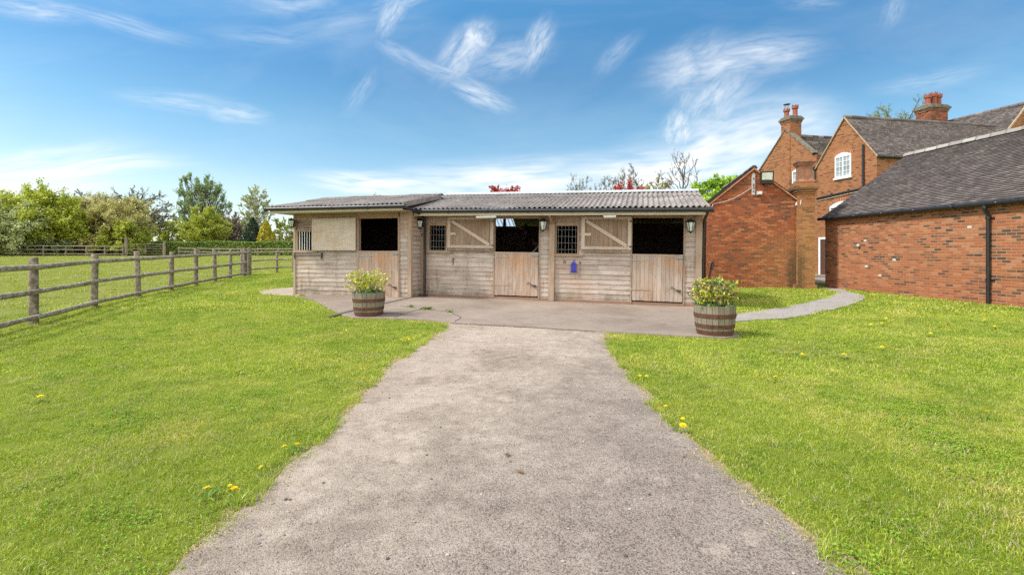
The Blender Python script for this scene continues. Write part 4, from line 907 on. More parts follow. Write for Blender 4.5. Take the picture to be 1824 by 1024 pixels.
# ------------------------------------------------------------ brick outbuilding with the floodlight
OB = thing('brick_outbuilding', 'red brick gable end with old tiles and a buttressed chimney, behind the right lawn', 'outbuilding', (8.99, 18.15, 0), (0, 0, -.245))
GW, GE, GA, GD = 1.60, 3.10, 4.42, 6.5
mb = MB()
wallpoly(mb, [(-GW, 0, -.3), (GW, 0, -.3), (GW, 0, GE), (0, 0, GA), (-GW, 0, GE)], (1, 0, 0))
for k in range(len(mb.uv)): mb.uv[k] = (mb.uv[k][0]+8.99, mb.uv[k][1])
wallpoly(mb, [(-GW, GD, -.3), (-GW, 0, -.3), (-GW, 0, GE), (-GW, GD, GE)], (0, 1, 0)); wallpoly(mb, [(GW, 0, -.3), (GW, GD, -.3), (GW, GD, GE), (GW, 0, GE)], (0, 1, 0))
wallpoly(mb, [(GW, GD, -.3), (-GW, GD, -.3), (-GW, GD, GE), (0, GD, GA), (GW, GD, GE)], (1, 0, 0)); mb.build('wall', 'brick_out', OB)
rf = MB()
for sg in (-1, 1):
    e = V3(sg*(GW+.10), 0, GE-.075+.03); s_ = V3(-sg*(GW+.10), 0, GA-GE+.075)
    tiles(rf, (e.x, -.05 if sg < 0 else GD, e.z), (0, 1 if sg < 0 else -1, 0), s_, GD+.05, s_.length, sag=.02)
    rf.face([(e.x, -.03, e.z-.01), (e.x, GD, e.z-.01), (0, GD, GA+.01), (0, -.03, GA+.01)], r=.2)
roof = rf.build('roof', 'tile_old', OB)
rg = MB()
for i in range(14): y = -.07+i*.46; rg.hexa([(-.12, y, GA+.02), (.12, y, GA+.02), (.12, y+.45, GA+.02), (-.12, y+.45, GA+.02), (-.05, y, GA+.12), (.05, y, GA+.12), (.05, y+.45, GA+.12), (-.05, y+.45, GA+.12)], (0, 1, 0))
rg.build('ridge_tile', 'tile_old', roof)
vg = MB()
for sg in (-1, 1): vg.beam((sg*(GW+.08), -.035, GE-.07), (0, -.035, GA+.0), .07, .045); 
vg.build('verge', 'copperverge', roof)
# buttress-like chimney at its right corner
mb = MB(); px0, px1 = 1.42, 1.98
brickbox(mb, px0, px1, -.14, .62, -.3, 3.42)
for k in range(4): brickbox(mb, px0-.03*k-.02, px1+.03*k+.02, -.16-.03*k, .64+.03*k, 3.42+k*.075, 3.42+(k+1)*.075+.002*0)
brickbox(mb, px0-.07, px1+.07, -.21, .69, 3.722, 3.80); brickbox(mb, px0+.0, px1+.0, -.14, .62, 3.802, 3.88)
ch = mb.build('chimney', 'brick_pier', OB)
mb = MB(); brickbox(mb, px0-.10, px1+.10, -.24, .72, 3.60, 3.70); brickbox(mb, px0-.05, px1+.05, -.19, .67, 3.72+.002, 3.79); mb.build('chimney_cap', 'stonecap', ch)
mb = MB(); cx, cy = 1.74, .22
def frus(mb, x, y, a, z0, b, z1, m=0): mb.hexa([(x-a, y-a, z0), (x+a, y-a, z0), (x+a, y+a, z0), (x-a, y+a, z0), (x-b, y-b, z1), (x+b, y-b, z1), (x+b, y+b, z1), (x-b, y+b, z1)], (0, 0, 1), m=m)
frus(mb, cx, cy, .30, 3.88, .24, 3.98); frus(mb, cx, cy, .22, 3.98, .21, 4.46); frus(mb, cx, cy, .23, 4.46, .30, 4.60); frus(mb, cx, cy, .31, 4.60, .30, 4.66); mb.build('chimney_pot', 'potbrown', ch)
mb = MB(); mb.hexa([(1.38, -.05, 3.02), (1.52, -.16, 3.04), (1.52, .1, 3.04), (1.38, .1, 3.02), (1.40, -.05, 3.14), (1.54, -.16, 3.22), (1.54, .1, 3.22), (1.40, .1, 3.14)], (1, 0, 0)); mb.build('lead_flashing', 'lead', OB)
# brick plinth spur at the foot of the buttress
mb = MB(); brickbox(mb, 1.3, 2.03, -.19, .05, -.3, .16); mb.build('plinth', 'brick_pier', OB)
# slate roofed shed just behind the stable's right end
SH = thing('slate_shed', 'low slate roofed shed glimpsed between stable block and brick gable', 'shed', (6.0, 19.0, 0))
mb = MB(); brickbox(mb, -2.3, 1.15, 0, 4, -.3, 2.95); mb.build('wall', 'brick_out', SH)
rf = MB(); tiles(rf, (-2.5, -.15, 2.93), (1, 0, 0), (0, 2.2, .62), 3.75, 2.28, gauge=.18, tw=.25); rf.box(-2.5, 1.2, -.12, 4, 2.86, 2.93, 'x'); rf.box(-2.5, 1.25, 1.9, 2.15, 3.52, 3.56, 'x'); rf.build('roof', 'slate', SH)

# mounted on the gable
FL = thing('floodlight', 'black square LED floodlight mounted high on the brick gable', 'floodlight', floc(OB, .38, -.02, 4.05), (0, 0, -.245))
mb = MB(); mb.hexa([(-.21, -.20, -.21), (.23, -.20, -.23), (.21, -.04, -.23), (-.2, -.04, -.21), (-.21, -.26, .21), (.23, -.26, .23), (.23, -.12, .23), (-.21, -.12, .21)], (1, 0, 0))
mb.beam((0, -.12, -.1), (-.1, .02, -.22), .05, .04); mb.build('housing', 'black', FL)
mb = MB(); mb.face([(-.165, -.222, -.08), (.185, -.222, -.09), (.185, -.264, .175), (-.165, -.264, .165)], r=.5); mb.build('lens', 'ledglass', FL)
BR = thing('light_bracket', 'pale painted board with rusty bolts fixed below the gable apex', 'bracket', floc(OB, -.02, 0, 3.50), (0, 0, -.245))
mb = MB(); mb.hexa([(-.06, -.035, -.05), (.055, -.035, -.05), (.055, 0, -.05), (-.06, 0, -.05), (-.06, -.035, .70), (.055, -.035, .70), (.055, 0, .70), (-.06, 0, .70)], (0, 0, 1)); mb.hexa([(-.06, -.035, .70), (.055, -.035, .70), (.055, 0, .70), (-.06, 0, .70), (-.01, -.035, .77), (.01, -.035, .77), (.01, 0, .77), (-.01, 0, .77)], (0, 0, 1)); mb.build('board', 'greywood', BR)
for z in (.56, .34, .28, .2, .08): b_ = MB(); b_.lathe([(0, 0), (.022, 0), (.022, .03), (0, .035)], 8); o = b_.build('bolt', 'rust', BR, (0, -.035, z)); o.rotation_euler = (R(90), 0, 0)
mb = MB(); mb.hexa([(-.09, -.10, -.07), (.09, -.10, -.07), (.09, 0, -.07), (-.09, 0, -.07), (-.09, -.13, .07), (.09, -.13, .07), (.09, 0, .07), (-.09, 0, .07)], (1, 0, 0)); mb.box(-.075, .075, -.136, -.11, -.04, .055, 'x', m=1)
o = mb.build('sensor_box', ['greywood', 'ledglass'], None, floc(OB, .17, 0, 3.50)); o.rotation_euler = (0, 0, -.245); tag(o, 'small grey box lamp beneath the black floodlight', 'sensor lamp')
e0 = floc(SM, 7.4, .6, 2.55); cb = MB(); p1 = floc(OB, -1.42, -.03, 3.15); p2 = floc(OB, -.08, -.03, 3.72); pts = [e0.lerp(p1, t)-V3(0, 0, .25*math.sin(math.pi*t)) for t in np.linspace(0, 1, 12)]+[p1.lerp(p2, t)-V3(0, 0, .12*math.sin(math.pi*t)) for t in np.linspace(.1, 1, 10)]
cb.tube(pts, .011, 5); tag(cb.build('cable', 'cable'), 'thin pale cable strung from the stable roof up the brick gable', 'cable')

# ------------------------------------------------------------ farmhouse behind
FH = thing('brick_farmhouse', 'tall old brick farmhouse with steep tiled gables, chimneys and white arched windows', 'farmhouse', (18.6, 24.9, 0), (0, 0, .195))
mb = MB(); W2 = 3.77; BE, BA = 6.30, 8.68
wallpoly(mb, [(0, W2, -.3), (0, 0, -.3), (0, 0, BE), (0, W2/2, BA), (0, W2, BE)], (0, 1, 0))
wallpoly(mb, [(0, 0, -.3), (10, 0, -.3), (10, 0, BE), (0, 0, BE)], (1, 0, 0)); wallpoly(mb, [(10, W2, -.3), (0, W2, -.3), (0, W2, BE), (10, W2, BE)], (1, 0, 0))
AX, A0, A1, AE, AA = 1.9, 5.84, 11.14, 7.25, 9.72; AM = (A0+A1)/2
wallpoly(mb, [(AX, A1, -.3), (AX, A0, -.3), (AX, A0, AE+.25), (AX, A0+.32, AE+.25), (AX, A0+.34, AE+.42), (AX, AM, AA), (AX, A1, AE)], (0, 1, 0))
wallpoly(mb, [(AX, A0, -.3), (10, A0, -.3), (10, A0, AE), (AX, A0, AE)], (1, 0, 0)); wallpoly(mb, [(AX, A0, -.3), (AX, W2, -.3), (AX, W2, 5.2), (AX, A0, 5.2)], (0, 1, 0))
wallpoly(mb, [(AX+.25, A0, AE), (AX, A0, AE), (AX, A0, AE+.25), (AX+.25, A0, AE+.25)], (1, 0, 0))
MX, MY0, MY1, MZ, MH = 11.5, 1.0, 12., 9.90, 3.5; ME = MZ-MH*1.08
wallpoly(mb, [(MX-MH, MY0, -.3), (MX+MH, MY0, -.3), (MX+MH, MY0, ME), (MX, MY0, MZ-.05), (MX-MH, MY0, ME)], (1, 0, 0)); wallpoly(mb, [(MX-MH, MY1, -.3), (MX-MH, MY0, -.3), (MX-MH, MY0, ME), (MX-MH, MY1, ME)], (0, 1, 0))
wallpoly(mb, [(MX+MH, MY0, -.3), (MX+MH, MY1, -.3), (MX+MH, MY1, ME), (MX+MH, MY0, ME)], (0, 1, 0)); wallpoly(mb, [(MX+MH, MY1, -.3), (MX-MH, MY1, -.3), (MX-MH, MY1, ME), (MX, MY1, MZ-.05), (MX+MH, MY1, ME)], (1, 0, 0))
mb.build('wall', 'brick_house', FH)
rf = MB()
s_ = V3(0, W2/2+.12, BA-BE+.15); tiles(rf, (-.06, -.12, BE-.12), (1, 0, 0), s_, 10.5, s_.length, sag=.05)
s_ = V3(0, -W2/2-.12, BA-BE+.15); tiles(rf, (-.06, W2+.12, BE-.12), (1, 0, 0), s_, 10.5, s_.length, sag=.05)
rf.build('roof', 'tile', FH)
rf = MB(); s_ = V3(0, AM-A0+.1, 9.30-AE+.1); tiles(rf, (AX+.3, A0-.1, AE-.08), (1, 0, 0), s_, 7.5, s_.length, sag=.08, gauge=.13)
s_ = V3(0, -(A1-AM)-.1, 9.30-AE+.1); tiles(rf, (AX+.3, A1+.1, AE-.08), (1, 0, 0), s_, 7.5, s_.length, sag=.08, gauge=.13)
for i in range(17): x = AX+.3+i*.45; rf.tube([(x, AM, 9.32), (x+.42, AM, 9.32+random.uniform(-.01, .02))], .12, 8)
rf.build('roof', 'tile_old', FH)
rf = MB(); s_ = V3(MH+.15, 0, MZ-ME+.16); tiles(rf, (MX-MH-.15, MY1, ME-.13), (0, -1, 0), s_, MY1-MY0+.05, s_.length, sag=.06)
rf.face([(MX, MY0-.05, MZ), (MX, MY1, MZ), (MX+MH+.1, MY1, ME-.1), (MX+MH+.1, MY0-.05, ME-.1)], r=.5)
for i in range(24): y = MY0-.05+i*.45; rf.tube([(MX, y, MZ+.0), (MX, y+.42, MZ+random.uniform(0, .03))], .12, 8)
roof = rf.build('roof', 'tile', FH)
vg = MB(); 
vg.beam((-.05, -.10, BE-.12), (-.05, W2/2, BA-.0), .07, .05); vg.beam((-.05, W2+.10, BE-.12), (-.05, W2/2, BA-.0), .07, .05)
vg.build('verge', 'mortar', FH); vg = MB(); vg.beam((MX-MH-.12, MY0-.06, ME-.12), (MX, MY0-.06, MZ+.02), .07, .09); vg.build('verge', 'mortar', FH)
rg = MB()
for i in range(23): x = -.05+i*.455; rg.tube([(x, W2/2, BA+.04+.02*mnoise.noise(V3(x, 0, 0))), (x+.44, W2/2, BA+.04+.02*mnoise.noise(V3(x+.4, 0, 0)))], .10, 8)
rg.build('ridge_tile', 'tile', FH)
cp = MB(); cp.hexa([(AX-.06, A0+.30, AE+.36), (AX+.34, A0+.30, AE+.36), (AX+.34, AM, AA-.03), (AX-.06, AM, AA-.03), (AX-.06, A0+.22, AE+.42), (AX+.34, A0+.22, AE+.42), (AX+.34, AM, AA+.08), (AX-.06, AM, AA+.08)], (0, 1, 0))
cp.hexa([(AX-.06, AM, AA-.03), (AX+.34, AM, AA-.03), (AX+.34, A1, AE-.03), (AX-.06, A1, AE-.03), (AX-.06, AM, AA+.06), (AX+.34, AM, AA+.06), (AX+.34, A1+.06, AE+.05), (AX-.06, A1+.06, AE+.05)], (0, 1, 0)); cp.build('coping', 'stonecap', FH)
def stack(par, x0, x1, y0, y1, z0, z1, pots, capd=.10, breast=0, cowl=None):
    c = MB(); brickbox(c, x0, x1, y0, y1, z0, z1); brickbox(c, x0-.05, x1+.05, y0-.05, y1+.05, z0, z0+(.0 if breast else .25)) if not breast else None
    brickbox(c, x0-.04, x1+.04, y0-.04, y1+.04, z1-.10, z1-.02)
    if breast: brickbox(c, x0-.02, x0+.4, y0+.02, y1-.02, -.3, z0+.01)
    o_ = c.build('chimney', 'brick_stack' if not breast else 'brick_house', par)
    q = MB()
    for k, (e, a_, b_) in enumerate(((.07, 0, .09), (.13, .09, .20), (.08, .20, .27), (.02, .27, .35))): q.box(x0-e, x1+e, y0-e, y1+e, z1+a_, z1+b_-.002, 'x')
    q.build('chimney_cap', 'stonecap', o_)
    for (px_, py_, h) in pots:
        q = MB(); q.lathe([(.21, 0), (.19, .05), (.155, .12), (.15, h*.62), (.16, h*.64), (.21, h*.70), (.215, h*.92), (.20, h*.93), (.15, h*.93), (.14, h*.6)], 14)
        for i in range(6): a = i*math.pi/3; q.beam((.185*math.cos(a), .185*math.sin(a), h*.92), (.185*math.cos(a), .185*math.sin(a), h*1.03), .06, .05, up=(math.cos(a), math.sin(a), 0))
        q.build('chimney_pot', 'potcol', o_, (px_, py_, z1+.34))
    if cowl:
        q = MB(); 
        for i in range(4): a = i*math.pi/2+.4; q.tube([(.14*math.cos(a), .14*math.sin(a), 0), (.14*math.cos(a), .14*math.sin(a), .30)], .012, 5)
        q.lathe([(.22, .30), (.21, .33), (.08, .37), (0, .38)], 14); q.lathe([(0, .30), (.22, .30)], 14); q.build('chimney_cowl', 'darkiron', o_, (cowl[0], cowl[1], z1+.34+cowl[2]))
stack(FH, AX-.02, AX+.84, AM-.46, AM+.40, 9.1, 10.24, [(AX+.2, AM+.14, .60), (AX+.56, AM-.22, .78)], cowl=(AX+.2, AM+.12, .60), breast=1)
stack(FH, 9.75, 11.1, 5.0, 6.0, 8.1, 10.60, [(10.0, 5.4, .72), (10.42, 5.35, .85), (10.85, 5.4, .80)])
def archwin(par, x, y0, y1, z0, z1, rise, cols, rows, name='window'):
    """white arched casement standing in a wall that faces -x"""
    f = MB(); X0, X1 = x-.05, x+.02; t = .075; ym = (y0+y1)/2; hw = (y1-y0)/2
    def arc(y, r_=rise): return z1-r_+r_*(1-((y-ym)/hw)**2)
    N_ = 8
    f.box(X0, X1, y0, y0+t, z0, z1-rise, 'z'); f.box(X0, X1, y1-t, y1, z0, z1-rise, 'z'); f.box(X0-.05, X1, y0-.06, y1+.06, z0-.08, z0, 'y')
    f.box(X0, X1, y0+t, y1-t, z0, z0+t, 'y')
    for i in range(N_):
        a = y0+(y1-y0)*i/N_; b = y0+(y1-y0)*(i+1)/N_; za, zb = arc(a), arc(b); lo = z1-rise-t
        f.hexa([(X0-.003, a, min(lo, za)), (X1, a, lo), (X1, b, lo), (X0-.003, b, lo), (X0-.003, a, za), (X1, a, za), (X1, b, zb), (X0-.003, b, zb)], (0, 1, 0))
    for i in range(1, cols): y = y0+t+(y1-y0-2*t)*i/cols; wd = .035 if i*2 == cols else .011; f.box(X0+.006, X1, y-wd, y+wd, z0+t, z1-rise-t, 'z')
    for i in range(1, rows): z = z0+t+(z1-rise-z0-2*t)*i/rows; f.box(X0+.008, X1, y0+t, y1-t, z-.011, z+.011, 'y')
    w_ = f.build(name, 'white', par); p = MB(); p.face([(x-.012, y1-t, z0+t), (x-.012, y0+t, z0+t), (x-.012, y0+t, z1-rise-t), (x-.012, y1-t, z1-rise-t)], r=.5); p.build('pane', 'pane', w_)
    a_ = MB(); n = 13
    for i in range(n):
        y = y0-.08+(y1-y0+.16)*(i+.5)/n; zb = z1-rise+rise*(1-((y-ym)/(hw+.1))**2)+.005; lean = (y-ym)*.25
        a_.hexa([(x-.012, y-.034, zb), (x+.01, y-.034, zb), (x+.01, y+.034, zb), (x-.012, y+.034, zb), (x-.012, y-.034+lean*.5, zb+.19), (x+.01, y-.034+lean*.5, zb+.19), (x+.01, y+.034+lean*.5, zb+.19), (x-.012, y+.034+lean*.5, zb+.19)], (0, 0, 1))
    a_.build('brick_arch', 'copperverge', w_)
archwin(FH, 0, 1.47, 2.50, 5.42, 6.78, .16, 4, 4); archwin(FH, 0, 1.15, 2.85, 3.05, 4.12, .25, 6, 3); archwin(FH, AX, A0+.75, A0+2.0, 5.45, 6.85, .12, 4, 4)
mb = MB(); mb.box(-.05, 0, 3.05, 3.85-.02, 0, 2.05, 'z') if False else None
mb.box(-.06, .0, 3.50, 3.62, -.02, 2.05, 'z'); mb.box(-.06, 0, 2.70, 2.80, -.02, 2.05, 'z'); mb.box(-.06, 0, 2.70, 3.62, 2.05, 2.17, 'y'); df = mb.build('door_frame', 'white', FH)
mb = MB(); mb.box(-.03, 0, 2.80, 3.50, .02, 2.05, 'z'); mb.build('door', 'doorbrown', FH)
mb = MB(); mb.tube([(-.07, .72, 6.95), (-.07, .72, 4.62)], .052, 8); mb.tube([(-.07, .72, 4.66), (-.07, 3.62, 4.45), (-.07, 3.74, 4.40)], .05, 8)
for z in (6.4, 5.2): mb.tube([(-.07, .72, z-.04), (-.07, .72, z+.04)], .062, 8)
for y in (1.6, 2.7): mb.tube([(-.07, y, 4.60-(y-.72)*.07), (-.07, y+.01, 4.78-(y-.72)*.07)], .05, 8)
mb.build('downpipe', 'black', FH)
mb = MB(); mb.tube([(-.06, .70, 4.55), (-.06, 3.7, 4.31)], .014, 5); mb.build('wall_cable', 'cable', FH)
gutter(FH, [(-.08, -.17, BE-.13), (9.9, -.17, BE-.13)], .055)
mb = MB(); mb.lathe([(.05, -.9), (.05, -.2), (.10, -.15), (.13, .0), (.13, .05), (0, .05)], 10); mb.tube([(0, 0, .05), (.3, .1, .12)], .05, 8); mb.build('hopper', 'black', FH, (.0, W2+.16, 6.28))

# ------------------------------------------------------------ wall lanterns
def lantern(fr, u, z, label, y=-.02, s=1.):
    p = floc(fr, u, y, z); T = thing('wall_lantern', label, 'lantern', p, (0, 0, -.26), 'black lanterns fixed along the stable fronts'); T.scale = (s, s, s)
    b = MB(); cy = -.13
    b.box(-.03, .03, -.015, .0, -.08, .10, 'z'); b.tube([(0, 0, .04), (0, -.05, .10), (0, -.10, .135), (0, cy, .13)], .010, 6); b.tube([(0, 0, -.04), (0, -.06, -.11), (0, cy, -.10)], .009, 6)
    b.lathe([(0, .165), (.012, .16), (.012, .145), (.05, .135), (.088, .10), (.10, .085), (.085, .078), (0, .078)], 6, center=(0, cy, 0), sm=False)
    b.lathe([(.0, -.14), (.012, -.135), (.014, -.12), (.03, -.11), (.05, -.095), (.046, -.088), (0, -.088)], 6, center=(0, cy, 0), sm=False)
    for i in range(6): a = i*math.pi/3; b.beam((.047*math.cos(a), cy+.047*math.sin(a), -.092), (.082*math.cos(a), cy+.082*math.sin(a), .08), .010, .010)
    b.build('frame', 'black', T)
    q = MB(); q.lathe([(.042, -.088), (.077, .078)], 6, center=(0, cy, 0), sm=False, r=.5); q.build('glass', 'cream', T)
lantern(SL, .06, 2.03, 'black wall lantern at the far left corner of the plywood doored box, by its bars', y=-.06)
lantern(SM, .06, 2.0, 'black wall lantern on the post beside the black corner downpipe', y=-.06)
lantern(SM, 3.50, 1.96, 'black wall lantern between the middle doorway and the central post', y=-.03, s=1.22)
lantern(SM, 7.08, 1.94, 'black wall lantern beside the black doorway at the right end of the stables', y=-.03, s=1.22)
# strip lights
for u, L, lb in ((2.05, .55, 'longer white strip light under the eave above the middle doorway'), (5.2, .30, 'short white strip light under the eave above the right diagonal braced door')):
    T = thing('strip_light', lb, 'strip light', floc(SM, u, -.43, 2.165), (0, 0, -.26), 'strip lights under the stable eave')
    b = MB(); b.box(-L/2, L/2, -.03, .03, -.0, .025, 'x'); b.build('housing', 'white', T); b = MB(); b.tube([(-L/2+.01, 0, -.01), (L/2-.01, 0, -.01)], .016, 8); b.build('tube', 'white', T)
# blue holder
T = MB(); T.hexa([(-.065, -.03, -.14), (.065, -.03, -.14), (.065, 0, -.14), (-.065, 0, -.14), (-.065, -.035, .07), (.065, -.035, .07), (.065, 0, .07), (-.065, 0, .07)], (0, 0, 1)); T.hexa([(-.065, -.035, .07), (.065, -.035, .07), (.065, 0, .07), (-.065, 0, .07), (-.02, -.025, .13), (.02, -.025, .13), (.02, 0, .13), (-.02, 0, .13)], (0, 0, 1))
T.tube([(0, -.012, .12), (0, -.012, .17)], .008, 6); T.box(-.085, -.055, -.045, -.005, -.15, -.12, 'x'); T.box(.055, .085, -.045, -.005, -.15, -.12, 'x'); T.box(-.05, .05, -.045, -.03, -.12, -.11, 'x')
o = T.build('wall_holder', 'blue', None, floc(SM, 4.29, -.03, .92)); o.rotation_euler = (0, .015, -.26); tag(o, 'blue plastic holder hung on the boards beneath the right barred window', 'holder')
# pole in the middle box and black pole at the right end
mb = MB(); a = floc(SM, 3.0, .12, 1.08); b = floc(SM, 3.42, .55, 1.62); mb.tube([a, b], .018, 8); c_ = None; mb.tube([a, floc(SM, 2.9, .12, .1)], .018, 8); tag(mb.build('pole', 'iron'), 'grey metal pole leaning inside the middle doorway', 'pole')
mb = MB(); mb.tube([(5.05, 12.9, .0), (5.42, 13.2, 1.02)], .026, 8); mb.tube([(5.37, 13.15, .88), (5.44, 13.22, 1.06)], .04, 8); tag(mb.build('leaning_pole', 'black'), 'black pole leaning outside the right end of the stables behind the planter', 'pole')
# debris at the foot of the corner downpipe
mb = MB()
q = floc(SL, 3.95, .25, 0)
for i in range(9): mb.tube([(q.x+random.uniform(-.18, .1), q.y+random.uniform(-.25, .1), .16+random.uniform(0, .03)), (q.x+random.uniform(-.18, .1), q.y+random.uniform(-.25, .1), .15+random.uniform(0, .05))], .012, 5)
tag(mb.build('scrap_heap', 'darkiron'), 'small dark heap of sticks and scraps at the foot of the corner downpipe', 'debris')

# ------------------------------------------------------------ fences
def fence(pts, label, rails, posth, prad, rrad, name='post_and_rail_fence', top_extra=0., start=0, double=None):
    T = thing(name, label, 'fence', (pts[0][0], pts[0][1], gz(*pts[0]))); o0 = V3(*T.location)
    for i, (x, y) in enumerate(pts):
        z = gz(x, y); b = MB(); h = posth+random.uniform(-.05, .06); tx, ty = random.uniform(-.03, .03), random.uniform(-.03, .03)
        b.tube([V3(x, y, z-.15)-o0, V3(x+tx*.5, y+ty*.5, z+h*.5)-o0, V3(x+tx, y+ty, z+h-.02)-o0, V3(x+tx, y+ty, z+h)-o0], [prad*1.06, prad, prad*.97, prad*.85], 10, lump=.12); b.build('post', 'post', T)
    for zr in rails:
        for i in range(len(pts)-1):
            a, c = pts[i], pts[i+1]; d = Vector((c[0]-a[0], c[1]-a[1])); n_ = Vector((d.y, -d.x)).normalized()*(prad+rrad*.55)
            if n_.x*a[0]+n_.y*a[1] > 0: n_ = -n_
            P = []
            for t in np.linspace(-.0, 1.0, 5):
                x, y = a[0]+d.x*t+n_.x, a[1]+d.y*t+n_.y; P.append(V3(x, y, (gz(*a)*(1-t)+gz(*c)*t)+zr+.012*mnoise.noise(V3(x*1.2, y*1.2, zr*5)))-o0)
            P[0] += (P[0]-P[1])*.06; P[-1] += (P[-1]-P[-2])*.06
            b = MB(); r0 = rrad*random.uniform(.92, 1.08); b.tube(P, [r0, r0*random.uniform(.9, 1.1), r0, r0*random.uniform(.9, 1.08), r0*.95], 9, lump=.15); b.build('rail', 'rail', T)
    return T
fence(FENCE, 'three rail round timber fence curving along the left lawn to its corner', (1.05, .60, .14), 1.24, .068, .047)
fence([(-12.05, 22.5), (-11.85, 22.05)] if False else FENCE2, 'three rail timber fence from the corner post to behind the stable', (1.03, .66, .27), 1.12, .062, .038, start=1)
T = thing('corner_post', 'stout paired round timber posts where the two paddock fences meet', 'post', (-12.0, 22.0, gz(-12, 22)))
for (dx, dy, h) in ((-.22, .12, 1.25), (.12, .1, 1.28)): b = MB(); b.tube([(dx, dy, -.1), (dx, dy, h*.6), (dx, dy, h)], [.09, .085, .08], 10, lump=.1); b.build('post', 'post', T)
FAR = [(-62, 47.), (-57, 48.2), (-52, 49.5), (-49.3, 50.4), (-46.6, 51.2), (-44.2, 52), (-42.2, 52.7), (-40.3, 53.4)]
fence([(-53, 45.), (-50.8, 45.5), (-48.7, 46), (-46.8, 46.5), (-45.1, 47), (-43.5, 47.6), (-42.0, 48.2), (-40.7, 48.8), (-39.4, 49.5)], 'weathered rail fence at the back of the paddock beneath the hedgerow trees', (.98, .62, .22), 1.06, .07, .045)
fence([(-37.5, 55), (-35.2, 55), (-33, 55), (-30.8, 55), (-28.6, 55), (-26.2, 55), (-23.8, 55), (-21.4, 55), (-19, 55), (-16.6, 55)], 'far rail fence running in front of the clipped hedge', (.82, .45), .95, .085, .045)
# field gate between the two far fences
T = thing('field_gate', 'thin dark field gate between the far fence ends, under the oak', 'gate', (-39.2, 49.6, gz(-39.2, 49.6)))
b = MB()
for z in (.25, .5, .75, 1.0, 1.25): b.tube([(.1, 0, z), (3.3, .7, z)], .025, 6)
for t in (0.02, .5, .98): b.tube([(.1+3.2*t, .7*t, .2), (.1+3.2*t, .7*t, 1.3)], .028, 6)
b.tube([(.1, 0, .25), (3.3, .7, 1.25)], .025, 6); b.build('gate_frame', 'post', T)
b = MB(); b.tube([(0, 0, -.1), (0, 0, 1.9)], .12, 8); b.build('gate_post', 'post', T); b = MB(); b.tube([(3.4, .72, -.1), (3.4, .72, 1.5)], .12, 8); b.build('gate_post', 'post', T)

# ------------------------------------------------------------ foliage
def leafcloud(name, C, size, mt, parent=None, loc=None, flat=.0, aspect=1.5, seed=1, rnds=None):
    """C: leaf centres (n,3); each leaf is a small folded diamond"""
    rr = np.random.default_rng(seed); n = len(C)
    a = rr.normal(size=(n, 3)); a[:, 2] *= (1-flat); a /= np.linalg.norm(a, axis=1)[:, None]
    b = rr.normal(size=(n, 3)); b -= a*np.sum(a*b, 1)[:, None]; b /= np.linalg.norm(b, axis=1)[:, None]
    s = size*rr.uniform(.6, 1.3, n)[:, None]; A = a*s*aspect*.5; B = b*s*.5; F_ = np.cross(a, b)*s*.18
    v = np.stack([C-A, C+B+F_, C+A, C-B+F_], 1).reshape(-1, 3)
    me = bpy.data.meshes.new(name); me.vertices.add(4*n); me.vertices.foreach_set('co', v.astype(np.float32).ravel())
    me.loops.add(4*n); me.loops.foreach_set('vertex_index', np.arange(4*n, dtype=np.int32)); me.polygons.add(n); me.polygons.foreach_set('loop_start', np.arange(0, 4*n, 4, dtype=np.int32)); me.polygons.foreach_set('loop_total', np.full(n, 4, dtype=np.int32))
    me.materials.append(L_[mt]); me.update(calc_edges=True); me.validate()
    at = me.attributes.new('rnd', 'FLOAT', 'FACE'); at.data.foreach_set('value', (rr.uniform(0, 1, n) if rnds is None else rnds).astype(np.float32))
    o = bpy.data.objects.new(name, me); COL.objects.link(o)
    if parent: o.parent = parent
    if loc is not None: o.location = loc
    return o
